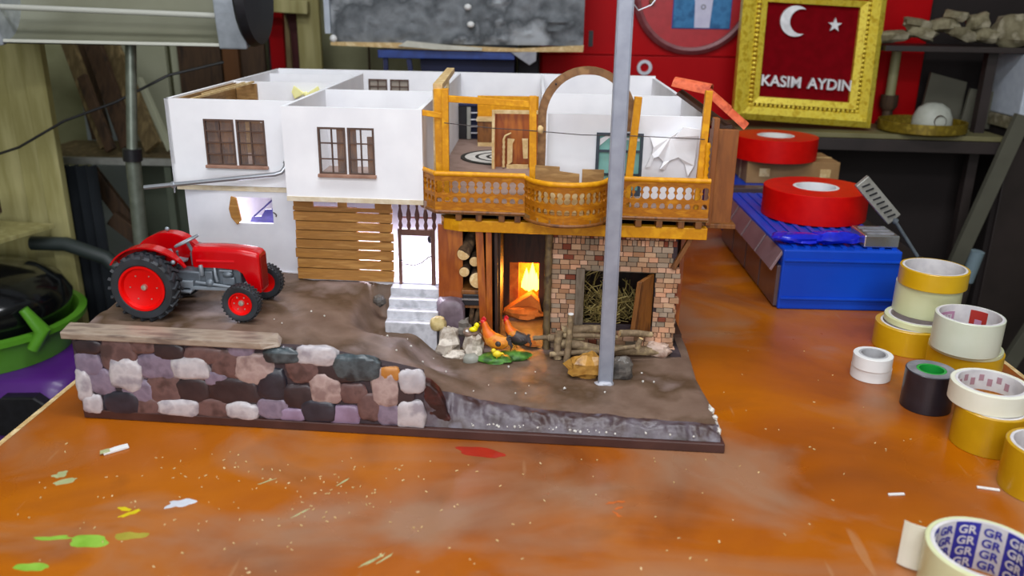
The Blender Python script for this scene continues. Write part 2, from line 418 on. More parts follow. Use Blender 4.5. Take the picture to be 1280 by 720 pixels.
for _ in range(230):
    x = cr.uniform(-46, 40); y = cr.uniform(52, 73 if x < 22 else 100)
    if cr.random() < .4: x = cr.gauss(-24, 9); y = cr.gauss(65, 4)
    if y > 72.5 and x < 22: continue
    if x > 28 and y < 62: continue
    l = cr.uniform(.06, .28); a = cr.uniform(0, PI)
    mb.bar((x, y, .05), (x+l*math.cos(a), y+l*math.sin(a), .07), cr.uniform(.05, .13), .07)
tag(mb.build('wood_crumbs', palew), 'pale sawdust crumbs strewn over the bench in front of the model', 'crumbs', kind='stuff')

# ------------------------------------------------------------------ diorama base
base = thing('diorama_base', 'brown painted model landscape base with a mosaic stone retaining wall', 'model base', (-13, 110, 0))
MB().prism([(-46.6, 77.2), (-9, 77.0), (19.2, 77.1), (18.9, 96), (19.6, 150), (-47.5, 150)], .03, 1.0, 'xy').build('base_plank', basew, base, bevel=.08, shear=True)
HP = [(-48, 9.2), (-30, 9.1), (-24, 8.5), (-19, 7.6), (-15, 6.6), (-11.5, 5.4), (-8, 4.0), (-5, 2.9), (-1, 2.45), (6, 2.3), (20, 2.2)]
def interp(P, x):
    if x <= P[0][0]: return P[0][1]
    for (a, b), (c, d) in zip(P, P[1:]):
        if x <= c:
            t = (x-a)/(c-a); t = t*t*(3-2*t) if False else t
            return b+(d-b)*t
    return P[-1][1]
def ss(t): t = max(0, min(1, t)); return t*t*(3-2*t)
def ground(x, y):          # y before the skew
    h = interp(HP, x)
    if y > 95.5:           # level strip the house stands on
        k = ss((y-95.5)/2.5)
        tgt = 8.9 if x < -11 else 2.45
        h = h+(tgt-h)*k
    if -21 < x < -8 and 86 < y < 99:
        k = ss((x+21)/3)*ss((-8-x)/3)*ss((y-86)/5)*ss((99-y)/1.5)
        h = h+(min(h, 5.0)-h)*k
    if x > -14.5 and y > 82:
        k = ss((x+14.5)/4)*ss((y-82)/6); h = h+(min(h, 2.75)-h)*k
    return h
def front(x):              # how far the ground reaches to the front
    return interp([(-47, 77.6), (-11.2, 77.6), (-10.6, 77.8), (-8.5, 79.2), (-5, 80.4), (0, 80.0), (8, 79.6), (18, 79.0), (20, 79)], x)
def right_edge(y): return interp([(77, 18.9), (84, 18.9), (90, 18.5), (96, 18.8), (150, 18.9)], y)
nx, ny = 150, 90; vs = []; fs = []
for j in range(ny+1):
    for i in range(nx+1):
        x = -46.8+(65.6)*i/nx
        y0 = front(x); y = y0+(149.8-y0)*(j/ny)**1.7
        if x > 15: x = x+(right_edge(y)-18.8)*((x-15)/3.8)
        z = ground(x, y)+.16*noise.noise(Vector((x*.45, y*.45, 0)))+.07*noise.noise(Vector((x*1.7, y*1.7, 3)))
        if i == nx: z -= .25
        vs.append((x, y, z))
for j in range(ny):
    for i in range(nx):
        a = j*(nx+1)+i; fs.append((a, a+1, a+nx+2, a+nx+1))
g = MB(); g.add(vs, fs)
# skirts down to the plank on the left, right and back
for idx in ([j*(nx+1) for j in range(ny+1)], [j*(nx+1)+nx for j in range(ny+1)], [ny*(nx+1)+i for i in range(nx+1)]):
    b = len(g.v); pv = [g.v[i] for i in idx]
    g.add(pv+[(p[0], p[1], .95) for p in pv], [(i, i+1, i+1+len(pv), i+len(pv)) for i in range(len(pv)-1)])
g.build('painted_ground', soil, base, smooth=60, shear=True)
# rough front slope of the low part
e = MB(); vs = []; fs = []; n1, n2 = 130, 9
for i in range(n1+1):
    x = -10.9+29.7*i/n1
    ytop = front(x); ztop = ground(x, ytop)+.16*noise.noise(Vector((x*.45, ytop*.45, 0)))+.07*noise.noise(Vector((x*1.7, ytop*1.7, 3)))
    for j in range(n2+1):
        t = j/n2
        y = ytop+.02-(ytop-77.45)*t; z = ztop+.02-(ztop-1.02)*(t**1.5 if x > -8 else t)
        k = math.sin(PI*t)
        z += k*.35*noise.noise(Vector((x*1.1, y*1.6, 5)))+k*.12
        y += k*.3*noise.noise(Vector((x*1.6, z*2, 8)))
        vs.append((x, y, z))
for i in range(n1):
    for j in range(n2):
        a = i*(n2+1)+j; fs.append((a, a+1, a+n2+2, a+n2+1))
e.add(vs, fs).build('rough_edge', soile, base, smooth=60, shear=True)
mb = MB(); cr = random.Random(5)
for _ in range(75):
    x = cr.choice((cr.gauss(-4, 1.6), cr.gauss(4, 2.2), cr.uniform(-8, 17))); y = cr.uniform(77.6, 78.3)
    if not -10 < x < 18: continue
    mb.ball((x, y, 1.25+cr.uniform(0, .2)), cr.uniform(.05, .16), 6, 4, .3, cr.random()*9)
for _ in range(12):
    mb.ball((18.75, 78.2+cr.uniform(0, 5), 2.1+cr.uniform(-.4, .2)), (cr.uniform(.15, .3), cr.uniform(.3, .6), cr.uniform(.15, .35)), 8, 5, .4, cr.random()*9)
for _ in range(26):
    x = cr.uniform(-28, 17); y = cr.uniform(81, 91); mb.ball((x, y, ground(x, y)+.12), cr.uniform(.06, .15), 6, 4, .3, cr.random()*9)
o = mb.build('plaster_specks', chipw, base, shear=True); o['kind'] = 'stuff'
MB().prism([(-10.8, 1.0), (-10.8, 5.9), (-10.0, 5.6), (-9.2, 4.8), (-8.6, 3.6), (-8.3, 2.4), (-7.6, 1.4), (-7.2, 1.0)], 77.75, 79.2, 'xz').build('dark_wedge', mat('dark_red_paint', ['3a140c', '52201a', '2a0e0a'], .45, scale=40, bump=.5), base, bevel=.25, shear=True)
# retaining wall
def wtop(x): return interp([(-47, 9.0), (-28, 8.9), (-22, 8.9), (-17, 8.0), (-13, 7.3), (-10.6, 6.8)], x)
rw = MB(); xs = [-46.7+36*i/40 for i in range(41)]
poly = [(x, wtop(x)) for x in xs]
rw.prism([(-46.7, 1.0)]+poly+[(-10.7, 1.0)], 77.5, 78.6, 'xz')
rwo = rw.build('retaining_wall', mortar, base, shear=True)
ST = [(-45.1,8.1,2.5,1.4,'D'),(-41.9,7.3,3.4,3.0,'B'),(-45.3,6.1,2.5,2.1,'P'),(-39.3,8.4,2.5,1.4,'B'),(-36.5,8.0,2.8,1.6,'D'),(-33.0,7.7,3.6,1.6,'B'),(-29.0,8.4,2.5,1.3,'P'),(-41.4,5.3,3.0,3.1,'W'),(-38.0,6.2,3.7,2.4,'P'),(-34.4,6.2,3.5,2.2,'W'),(-30.4,6.9,3.3,2.5,'B'),(-27.8,6.5,3.6,2.8,'L'),(-32.0,5.2,2.2,1.3,'P'),(-44.2,4.2,2.4,2.5,'P'),(-46.1,3.7,1.5,3.0,'W'),(-45.5,1.6,1.9,2.0,'W'),(-40.4,3.4,2.8,2.3,'P'),(-37.5,3.8,3.1,2.9,'B'),(-34.5,3.7,3.1,2.5,'D'),(-30.2,3.9,4.9,2.6,'D'),(-42.3,1.9,3.5,2.3,'K'),(-39.6,1.6,2.7,1.8,'B'),(-36.2,1.7,4.0,1.7,'W'),(-32.4,1.8,3.4,1.9,'B'),(-29.5,1.8,3.0,1.7,'W'),(-26.1,4.9,2.7,3.0,'K'),(-22.6,6.8,3.4,2.6,'B'),(-24.9,8.1,3.4,1.4,'T'),(-21.3,8.3,3.7,1.7,'W'),(-17.3,7.2,4.0,2.4,'T'),(-23.4,3.7,3.1,2.3,'D'),(-26.3,2.2,2.8,2.0,'P'),(-24.3,1.6,2.5,1.3,'V'),(-21.4,2.2,3.2,2.2,'K'),(-20.6,4.7,2.9,2.8,'L'),(-17.8,4.4,2.6,1.9,'B'),(-18.9,1.9,2.8,1.9,'V'),(-16.2,2.9,2.2,2.6,'B'),(-14.5,5.2,2.5,3.5,'L'),(-14.0,6.7,1.8,1.3,'O'),(-14.3,2.2,2.1,2.2,'P'),(-11.8,6.0,2.3,2.1,'W'),(-12.6,4.7,1.9,2.9,'D'),(-11.9,2.4,2.4,2.7,'W'),(-19.6,6.6,4.1,1.9,'D')]
names = {'D': 'dark brown stone', 'B': 'mauve brown stone', 'P': 'grey mauve stone', 'V': 'violet stone', 'W': 'pale glossy stone', 'L': 'pinkish stone', 'K': 'black stone', 'T': 'dark teal glossy stone', 'O': 'orange stone'}
for i, (x, z, w, h, c) in enumerate(ST):
    lift = {'W': .5, 'K': .42, 'L': .42, 'T': .5, 'O': .4}.get(c, .3)
    y = 77.5
    o = MB().ball((x, y, z), (w*.585, lift, h*.6), 20, 12, .12 if c != 'W' else .15, i+1, .6).build('stone', stoneM[c], rwo, smooth=60 if c != 'T' else 12, shear=True)
    # children of the wall take the base's own offset
    o['label'] = names[c]
MB().add([(x, y, z) for x, y, z in ((-47.6, 77.0, 8.95), (-26.5, 76.6, 9.0), (-24.9, 77.4, 9.05), (-25.2, 79.2, 9.2), (-47.7, 79.3, 9.15), (-47.6, 77.0, 9.7), (-26.8, 76.6, 9.75), (-25.2, 77.6, 9.45), (-25.6, 79.1, 9.9), (-47.7, 79.3, 9.95))],
         [(4, 3, 2, 1, 0), (5, 6, 7, 8, 9), (0, 1, 6, 5), (1, 2, 7, 6), (2, 3, 8, 7), (3, 4, 9, 8), (4, 0, 5, 9)]).build('wall_cap', capw, base, bevel=.12, shear=True)

# ------------------------------------------------------------------ model house
hs = thing('model_house', 'open-topped white model village house with yellow balconies and a brick front', 'model house', (-13, 118, 2.2))
def H(name, mb, m, bevel=0., smooth=0, parent=None, label=None):
    o = mb.build(name, m, parent or hs, bevel=bevel, smooth=smooth, shear=True)
    if label: o['label'] = label
    return o
def wall_x(x0, x1, y0, y1, z0, z1, holes=()):
    """wall parallel to X with rectangular openings (x0,x1,z0,z1)"""
    mb = MB(); xs = sorted({x0, x1, *[h[0] for h in holes], *[h[1] for h in holes]}); zs = sorted({z0, z1, *[h[2] for h in holes], *[h[3] for h in holes]})
    for a, b in zip(xs, xs[1:]):
        for c, d in zip(zs, zs[1:]):
            if any(h[0] <= a and b <= h[1] and h[2] <= c and d <= h[3] for h in holes): continue
            mb.box(a, b, y0, y1, c, d)
    return mb
ZT = 30.3
# upper floor slab
sl = MB(); sl.box(-44.2, -28.7, 101.3, 146.5, 19.3, 20).box(-28.7, -12.7, 97, 146.5, 19.3, 20).box(-12.7, 19.2, 95.8, 146.5, 19.0, 20)
H('upper_floor', sl, mat('upper_floor_board', ['8e7468', '9c8276', '806659'], .7, scale=20))
# outer walls
H('outer_wall', MB().box(-44.6, -44.1, 101, 146.6, 19.9, ZT), white)
lwh = [(-40.0, -36.3, 22.4, 28.0), (-36.0, -32.5, 22.4, 28.0)]
H('outer_wall', wall_x(-44.6, -28.9, 101, 101.5, 19.9, ZT, lwh), white)
w2h = [(-24.8, -21.6, 22.7, 28.1), (-21.35, -18.3, 22.7, 28.1)]
H('outer_wall', wall_x(-28.9, -12.8, 96.2, 96.7, 20.0, ZT, w2h), white)
H('outer_wall', MB().box(-28.9, -28.4, 96.7, 141, 19.9, ZT), white)
H('outer_wall', MB().box(-13.3, -12.8, 96.7, 115.5, 19.9, ZT), white)
H('outer_wall', wall_x(-44.1, 19.4, 146.1, 146.6, 19.9, ZT+.1, [(-28.6, -25.4, 24.2, 29.0), (-24.9, -21.7, 24.2, 29.0)]), white)
H('outer_wall', MB().box(18.9, 19.4, 99.8, 146.1, 19.9, ZT-.2), white)
H('outer_wall', wall_x(1.3, 18.9, 99.6, 100.1, 19.9, 29.8, [(6.9, 12.2, 20.6, 27.8), (8.9, 11.3, 28.4, 29.8)]), white)
# partitions
H('partition_wall', MB().box(-44.1, -28.9, 123.8, 124.2, 20, ZT), white)
H('partition_wall', MB().box(-28.4, -13.3, 115.2, 115.6, 20, ZT), white)
H('partition_wall', MB().box(-13.2, -12.8, 115.6, 146.1, 20, ZT), white)
H('partition_wall', MB().box(1.0, 18.9, 116.2, 116.6, 20, ZT), white)
H('partition_wall', MB().box(.6, 1.0, 116.2, 146.1, 20, ZT), white)
H('partition_wall', MB().box(-44.1, -30.5, 141, 141.3, 20, ZT-.3), white)
# inner lining of the left room
H('lining_board', MB().box(-44.05, -43.7, 101.6, 123.7, 20, 30.1), beigeboard)
H('lining_board', MB().box(-43.6, -40.6, 123.2, 123.75, 20, 30.0), beigeboard)
H('lining_strip', MB().bar((-43.6, 103, 29.6), (-40.9, 123, 30.3), .35, .25).bar((-43.4, 110, 29.9), (-42.2, 123, 30.2), .3, .2), palew)
# pale edges under the overhanging rooms
H('ledge', MB().box(-44.3, -29.1, 101.1, 102.3, 19.25, 19.85), edge)
H('ledge', MB().box(-28.9, -12.8, 96.1, 98.6, 19.45, 20.0), edge)
# windows
def window(x0, x1, z0, z1, y, cols, rows, mframe=frameb, sill=True, y2=.35, glassm=glass):
    t = .22; mb = MB()
    mb.box(x0, x0+t, y-.15, y+y2, z0, z1).box(x1-t, x1, y-.15, y+y2, z0, z1).box(x0+t, x1-t, y-.15, y+y2, z1-t, z1).box(x0+t, x1-t, y-.15, y+y2, z0, z0+t)
    for i in range(1, cols):
        x = x0+(x1-x0)*i/cols; mb.box(x-.08, x+.08, y-.12, y+.12, z0+t, z1-t)
    for i in range(1, rows):
        z = z0+(z1-z0)*i/rows; mb.box(x0+t, x1-t, y-.11, y+.11, z-.07, z+.07)
    o = H('window', mb, mframe)
    H('pane', MB().box(x0+t, x1-t, y+.13, y+.17, z0+t, z1-t), glassm, parent=o)
    if sill: H('sill', MB().box(x0-.15, x1+.15, y-.5, y-.01, z0-.28, z0+.08), silln, parent=o, bevel=.05)
    return o
for h in lwh: window(*h, 101.0, 2, 4)
for h in w2h: window(*h, 96.2, 2, 3)
for h in ((-28.6, -25.4, 24.2, 29.0), (-24.9, -21.7, 24.2, 29.0)): window(*h, 146.1, 2, 4, sill=False, glassm=backpane)
H('standing_board', MB().box(-41.5, -36.2, 104.5, 104.8, 20, 28.6).box(-35.8, -34.2, 105.5, 105.8, 20, 27), brownw)
H('standing_board', MB().box(-23.3, -21.0, 99, 99.3, 20, 28.3).box(-19.9, -19.0, 100, 100.3, 20, 26.5), brownw)
# dark framed window and teal panes of the right front room
darkf = mat('charcoal_frame', ['2c3640', '384450'], .5)
fr = MB()
fr.box(6.9, 7.25, 99.3, 100.1, 20.6, 27.8).box(11.9, 12.2, 99.3, 100.1, 20.6, 27.8).box(7.25, 11.9, 99.3, 100.1, 27.5, 27.8)
fr.box(7.25, 11.9, 99.35, 100.0, 25.6, 25.85).box(8.9, 9.2, 99.35, 100, 20.6, 25.6).box(10.6, 10.9, 99.35, 100, 20.6, 25.6).box(7.25, 11.9, 99.3, 100.1, 20.6, 21.2).box(7.25, 11.9, 99.35, 100.0, 23.0, 23.15)
fo = H('window', fr, darkf, label='charcoal window frame with teal panes')
H('pane', MB().box(7.25, 11.9, 99.7, 99.8, 21.2, 27.5), blueglass, parent=fo)
H('painted_white_band', MB().prism([(7.3, 26.3), (8.3, 27.2), (11.8, 26.9), (11.8, 27.2), (8.0, 27.45), (7.3, 27.1)], 99.55, 99.65, 'xz'), white, parent=fo)
# lower left storey
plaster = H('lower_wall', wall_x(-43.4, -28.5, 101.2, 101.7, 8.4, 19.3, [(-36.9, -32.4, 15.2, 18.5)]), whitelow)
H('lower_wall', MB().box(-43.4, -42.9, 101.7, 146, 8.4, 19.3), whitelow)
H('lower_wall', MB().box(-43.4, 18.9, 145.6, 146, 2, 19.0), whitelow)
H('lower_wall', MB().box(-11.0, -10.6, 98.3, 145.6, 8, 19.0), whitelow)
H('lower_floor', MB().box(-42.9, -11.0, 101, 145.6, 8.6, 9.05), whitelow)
H('lower_floor', MB().box(-28.5, -11.0, 98.9, 101, 8.6, 9.0), whitelow)
H('lower_wall', MB().box(-28.7, -28.4, 99.2, 101.2, 8.6, 19.2), whitelow)
H('shutter_stub', MB().prism([(-37.7, 15.9), (-37.0, 15.0), (-36.4, 15.6), (-36.8, 18.4), (-37.5, 18.6), (-37.9, 17.0)], 100.9, 101.2, 'xz'), slatw, bevel=.05)
H('wire_hook', MB().tube([(-32.3, 101.1, 16.7), (-31.9, 100.9, 16.5), (-32.0, 101.1, 16.2)], .08, 6), wire)
H('dark_brace', MB().prism([(-36.2, 14.6), (-32.0, 14.6), (-32.0, 18.2), (-33.2, 16.6), (-34.0, 16.5), (-34.6, 15.6), (-35.8, 15.5)], 103.2, 103.4).bar((-35.5, 103, 15.6), (-32.0, 103, 18.6), .25, .2), mat('ink_dark_clutter', ['221c54', '2e2868'], .5), label='dark slanting brace seen through the lower window')
# slatted front
sx0, sx1 = -28.9, -16.9
zs = [9.1, 10.6, 11.85, 13.1, 14.25, 15.4, 16.55, 17.75]
for i, z in enumerate(zs):
    z1 = (zs[i+1] if i+1 < len(zs) else 18.35)-.14
    j = rnd.uniform(-.15, .15)
    v = [(sx0+j, 98.5, z), (sx1+rnd.uniform(-.15, .1), 98.5, z+rnd.uniform(-.02, .03)), (sx1, 98.5, z1), (sx0+j, 98.5, z1-rnd.uniform(-.02, .02))]
    H('slat', MB().add(v+[(a, 98.8, c) for a, b, c in v], [(0, 1, 2, 3), (7, 6, 5, 4), (0, 4, 5, 1), (1, 5, 6, 2), (2, 6, 7, 3), (3, 7, 4, 0)]), slatw)
H('backing_board', MB().box(-28.9, -21.3, 98.85, 99.15, 9, 18.2), slatw)  # this and the next: added behind the slats so light leaks only at right
H('backing_board', MB().box(-18.6, -17.2, 98.85, 99.15, 9, 19.4), slatw)
H('backing_board', MB().box(-28.9, -26.5, 98.5, 98.8, 18.15, 19.45).box(-23.5, -22.4, 98.5, 98.8, 18.15, 19.45).box(-19.0, -17.0, 98.5, 98.8, 18.15, 19.45), slatw)
# door frame with turned balusters above it
H('door_frame', MB().box(-16.35, -15.95, 98.5, 99.1, 8.9, 15.9).box(-12.35, -11.85, 98.5, 99.1, 8.9, 15.9).box(-15.95, -12.35, 98.5, 99.1, 15.1, 15.85), mat('door_frame_wood', ['5a3a30', '6a463a'], .6, scale=60), bevel=.05)
H('door_latch', MB().tube([(-16.2, 98.3, 12.0), (-15.5, 98.2, 12.1), (-15.1, 98.2, 11.8), (-15.3, 98.2, 11.4), (-15.6, 98.2, 11.5)], .07, 6), wire)
bal = mat('baluster_wood', ['4e2e26', '5e3a30'], .6, scale=60)
for i in range(5):
    x = -16.0+i*1.02; prof = [(.16, 15.85), (.28, 16.3), (.16, 16.8), (.3, 17.3), (.3, 17.7), (.14, 18.4), (.22, 19.2), (.25, 19.4)]
    H('baluster', MB().lathe(prof, 10, (x, 98.7, 0)), bal, smooth=60)
H('bulb_strip_band', MB().box(-16.2, -11.9, 98.65, 98.75, 17.2, 17.4), mat('pinkish_rail', ['9a6468', '8a585c'], .6))
H('curved_wire', MB().tube([(-15.9, 100.5, 10.9), (-14.8, 100.5, 10.7), (-13.8, 100.5, 11.1), (-13.0, 100.5, 11.8), (-12.2, 100.5, 12.2)], .09, 6), wire, smooth=50)
H('dark_plug', MB().ball((-12.7, 100.3, 14.2), (.3, .2, .5), 10, 6), blackm, smooth=50)
# white painted steps
for i in range(4):
    z1 = 8.95-i*.9; y0 = 93.0+(3-i)*1.45
    o = H('step', MB().box(-17.15, -11.05, 98.4-(i+1)*1.5, 98.4-i*1.5-.0, 2.5, z1), steps_m, bevel=.08)
# orange wall, posts and dark recess on the right
H('plywood_wall', MB().box(-11.2, -8.3, 96.2, 96.7, 2.4, 17.2), orangew)
H('grey_plinth', MB().ball((-9.7, 95.4, 5.2), (1.7, 1.3, 3.2), 18, 12, .1, 5, .35), mat('mauve_plaster', ['6a5a64', '7a6a74', '5a4a52'], .5, scale=30, bump=.4), smooth=50)
H('post', MB().bar((-5.6, 95.5, 2.2), (-6.3, 95.6, 17), .9, .7).bar((-5.0, 95.4, 2.2), (-5.2, 95.5, 17), .7, .8), orangew, bevel=.06)
H('post', MB().bar((-4.2, 96.2, 2.2), (-4.4, 96.3, 17), .35, .8), darkw)
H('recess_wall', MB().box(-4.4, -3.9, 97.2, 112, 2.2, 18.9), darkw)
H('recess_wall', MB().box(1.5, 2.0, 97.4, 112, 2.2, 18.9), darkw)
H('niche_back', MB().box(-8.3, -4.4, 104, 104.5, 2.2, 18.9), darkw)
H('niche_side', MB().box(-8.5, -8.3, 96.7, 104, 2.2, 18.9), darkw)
H('shelf_plank', MB().box(-8.3, -5.6, 95.7, 103, 7.2, 7.6), brownw, bevel=.05)
# fireplace
fx = [(-3.1, .75, 3.0, 9.3)]
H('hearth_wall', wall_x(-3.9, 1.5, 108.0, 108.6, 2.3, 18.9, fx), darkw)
H('hearth_lining', MB().box(-3.3, -1.9, 108.6, 112.6, 2.4, 9.6).box(.95, 1.3, 108.6, 112.6, 2.4, 9.6).box(-1.9, .95, 112.2, 112.6, 2.4, 9.6).box(-3.3, 1.3, 108.6, 112.6, 9.5, 9.9), clay)
H('hearth_stone', MB().prism([(-3.8, 2.9), (-1.4, 4.6), (-.2, 5.4), (.9, 4.4), (1.3, 2.9)], 106.5, 108.4, 'xz').ball((-1.2, 106.3, 2.9), (2.6, 1.6, .9), 14, 8, .25, 3), clay, smooth=20)
fl = MB()
for (x, y, s, h) in ((-.9, 110.6, .7, 3.2), (-.1, 110.9, .75, 3.9), (.45, 110.4, .5, 2.6), (-.5, 110, .5, 2.0)):
    fl.lathe([(.05, 0), (s, .5), (s*.9, h*.35), (s*.45, h*.7), (.03, h)], 12, (x, y, 4.6))
H('flame', fl, flame, smooth=60)
l = bpy.data.lights.new('fire_light', 'POINT'); l.energy = .3; l.color = (1, .42, .06); l.shadow_soft_size = .012
lo = bpy.data.objects.new('fire_light', l); C.objects.link(lo); lo.location = (-.2*S, (sh(0, 109.3)-.2)*S, 7.3*S)
l = bpy.data.lights.new('ember_light', 'POINT'); l.energy = .02; l.color = (1, .4, .08); l.shadow_soft_size = .01
lo = bpy.data.objects.new('ember_light', l); C.objects.link(lo); lo.location = (-.4*S, (sh(0, 103))*S, 5.0*S)
# jointed cane post
H('cane_post', MB().tube([(1.75, 95.9, 2.3+i*.7) for i in range(22)], [.42 if i % 4 else .5 for i in range(22)], 10), mat('cane', ['5e4a34', '74603e', '4a3826'], .6, scale=80), smooth=50)
# brick front with opening; each course its own run of small bricks in one mesh
bk = MB(); br = random.Random(11)
def in_open(x0, x1, z0, z1): return x1 > 5.3 and x0 < 14.2 and z1 > 5.4 and z0 < 12.2
z = 2.3; row = 0
while z < 17.2:
    hgt = br.choice((.58, .62, .66, .72)); x = 2.2+br.uniform(-.3, .1)
    soldier = row in (21, 22, 3)
    xr = 16.9+br.uniform(-.35, .3) if z < 12.4 else 16.3+br.uniform(-.4, .2)
    while x < xr:
        w = br.uniform(.8, 1.35) if not soldier else br.uniform(.45, .6)
        x1 = min(x+w, xr)
        if x1-x > .25:
            a, b = x, x1-.07
            if in_open(a, b, z, z+hgt):
                if a < 5.3-.3: b = min(b, 5.3)
                elif b > 14.2+.3: a = max(a, 14.2)
                else: a = b
            if b-a > .15:
                d = br.uniform(-.12, .1)
                bk.box(a, b, 96.3+d, 97.0, z+.02, z+hgt-.05)
        x = x1
    z += hgt; row += 1
o = H('brick_front', bk, brick, bevel=.03, label='wall of small mixed tan and red bricks')
mo = wall_x(2.1, 16.5, 96.55, 97.3, 2.2, 17.3, [(5.3, 14.2, 5.4, 12.2)])
H('brick_backing', mo, mortar)
bk2 = MB(); z = 2.4
while z < 12:
    y = 97.0
    while y < 103:
        w = br.uniform(.8, 1.2); bk2.box(16.3, 16.9+br.uniform(-.05, .1), y, y+w-.06, z, z+.52); y += w
    z += .58
H('brick_return', bk2, brick)
H('brace', MB().bar((16.0, 95.9, 13.0), (17.9, 95.9, 17.0), .6, .5), brownw, bevel=.05)
H('side_wall_lower', MB().box(18.0, 18.5, 103, 145.6, 2.2, 19.0), orangew)
H('lower_plate', MB().prism([(16.4, 1.6), (17.9, 1.6), (17.6, 2.7), (16.4, 2.9)], 95.4, 103, 'xz'), mortar, bevel=.05)
# barn window
H('barn_window', MB().box(5.0, 6.0, 95.7, 96.3, 4.8, 12.6).box(6.0, 14.2, 96.4, 97.2, 12.2, 12.55), mat('weathered_board', ['6e6050', '7e7060', '5e5040'], .7, scale=50, stretch=(3, 3, .6)), bevel=.06)
H('shutter', MB().add([(11.9, 94.6, 4.9), (14.1, 96.6, 4.6), (14.1, 96.6, 12.1), (12.4, 94.6, 11.6), (11.4, 94.75, 4.9), (13.8, 96.9, 4.6), (13.8, 96.9, 12.1), (11.9, 94.75, 11.6)], [(0, 1, 2, 3), (7, 6, 5, 4), (0, 4, 5, 1), (1, 5, 6, 2), (2, 6, 7, 3), (3, 7, 4, 0)]), brownw, bevel=.06)
H('barn_back', MB().box(2.0, 17.9, 106, 106.5, 2.2, 18.9).box(2.0, 17.9, 97.3, 106, 4.0, 4.4), darkw)
sm = MB(); sr = random.Random(4)
for _ in range(420):
    x = sr.uniform(5.6, 13.4); z = 4.6+abs(sr.gauss(0, 1))*2.6; y = sr.uniform(97.6, 102)
    if x > 10.2: z = 4.6+abs(sr.gauss(0, 1))*1.3; y += 2
    z = min(z, 11.8)
    a = sr.uniform(0, PI); l = sr.uniform(.8, 2.4)
    p = (x, y, z); q = (min(13.8, max(5.4, x+l*math.cos(a))), y+sr.uniform(-.6, .6), max(4.5, min(12, z+l*math.sin(a))))
    mid = tuple((p[k]+q[k])/2+sr.uniform(-.15, .15) for k in range(3))
    sm.tube([p, mid, q], sr.uniform(.035, .08), 4)
tag(sm.build('hay', straw, shear=True), 'tangled dry hay filling the barn window of the brick front', 'hay', kind='stuff')

# balcony beam, joists, floor, railings
H('balcony_beam', MB().prism([(-10.9, 97.2), (-10.4, 95.5), (-8.6, 94.7), (19.3, 94.7), (19.3, 95.9), (-8.6, 95.9), (-9.6, 97.4)], 16.85, 18.2, 'xy'), yellow, bevel=.08)
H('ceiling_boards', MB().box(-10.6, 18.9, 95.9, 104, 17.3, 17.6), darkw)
bp = [(-13.3, 97.0), (-11.2, 94.2), (-1.2, 94.2)]
bay = [(-1.1, 94.2), (-.6, 93.0), (.3, 91.9), (1.6, 91.1), (3.1, 90.8), (4.7, 91.0), (6.1, 91.6), (7.3, 92.7), (8.1, 94.3)]
bp2 = [(8.2, 94.3), (19.2, 94.3)]
H('balcony_floor', MB().prism([(-13.3, 97.2)]+bp[1:]+bay[1:-1]+[(8.2, 94.3), (19.2, 94.3), (19.2, 99.6), (-13.3, 99.6)], 19.0, 19.45, 'xy'), mat('balcony_board', ['8e6a3a', '7c5a30', 'a07c4a'], .6, scale=40))
for x in (-8.6, -6.3, -3.7, -1.9, 11.6, 13.9, 16.3, 18.2):
    H('joist_block', MB().box(x-.35, x+.35, 94.4, 96, 18.2, 19.0), brownw, bevel=.06)
def resample(P, n):
    d = [0]
    for a, b in zip(P, P[1:]): d.append(d[-1]+math.dist(a, b))
    out = []
    for i in range(n+1):
        t = d[-1]*i/n
        for k in range(len(P)-1):
            if t <= d[k+1]+1e-9:
                u = (t-d[k])/(d[k+1]-d[k]); out.append((P[k][0]+(P[k+1][0]-P[k][0])*u, P[k][1]+(P[k+1][1]-P[k][1])*u)); break
    return out, d[-1]
def catmull(P, m=6):
    out = []
    for i in range(len(P)-1):
        p0 = P[max(i-1, 0)]; p1 = P[i]; p2 = P[i+1]; p3 = P[min(i+2, len(P)-1)]
        for k in range(m):
            t = k/m
            out.append(tuple(.5*((2*p1[j])+(-p0[j]+p2[j])*t+(2*p0[j]-5*p1[j]+4*p2[j]-p3[j])*t*t+(-p0[j]+3*p1[j]-3*p2[j]+p3[j])*t**3) for j in (0, 1)))
    return out+[P[-1]]
def cell(mb, w, z0, z1, rfun, zc, s0, mp, th=.3, n=28):
    """one rectangular piece of railing board with a shaped hole; mp(s, z, d) -> point"""
    ring = []; out = []
    hw = w/2
    for k in range(n):
        a = 2*PI*k/n+PI/n; c, q = math.cos(a), math.sin(a); r = rfun(a)
        ring.append((c*r, zc+q*r))
        top = (z1-zc) if q > 0 else (zc-z0)
        t = min(hw/abs(c) if abs(c) > 1e-6 else 1e9, top/abs(q) if abs(q) > 1e-6 else 1e9)
        out.append([c*t, zc+q*t])
    for sx, sz in ((-1, z0), (1, z0), (1, z1), (-1, z1)):     # snap nearest to the corners
        k = min(range(n), key=lambda k: abs(out[k][0]-sx*hw)+abs(out[k][1]-sz)); out[k] = [sx*hw, sz]
    vs = [mp(s0+p[0], p[1], d) for d in (0, th) for p in ring]+[mp(s0+p[0], p[1], d) for d in (0, th) for p in out]
    fs = []
    for k in range(n):
        j = (k+1) % n
        fs += [(k, j, 2*n+j, 2*n+k), (n+j, n+k, 3*n+k, 3*n+j), (j, k, n+k, n+j)]
    mb.add(vs, fs)
def fig8(a, k=1.):
    c, q = abs(math.cos(a)), math.sin(a)
    return k*(.22+.5*abs(q)**1.2-.04*q)
def dome(a):
    q = math.sin(a); c = math.cos(a)
    return .27+.1*max(q, 0) + (.06 if q < 0 and abs(c) > .6 else 0)
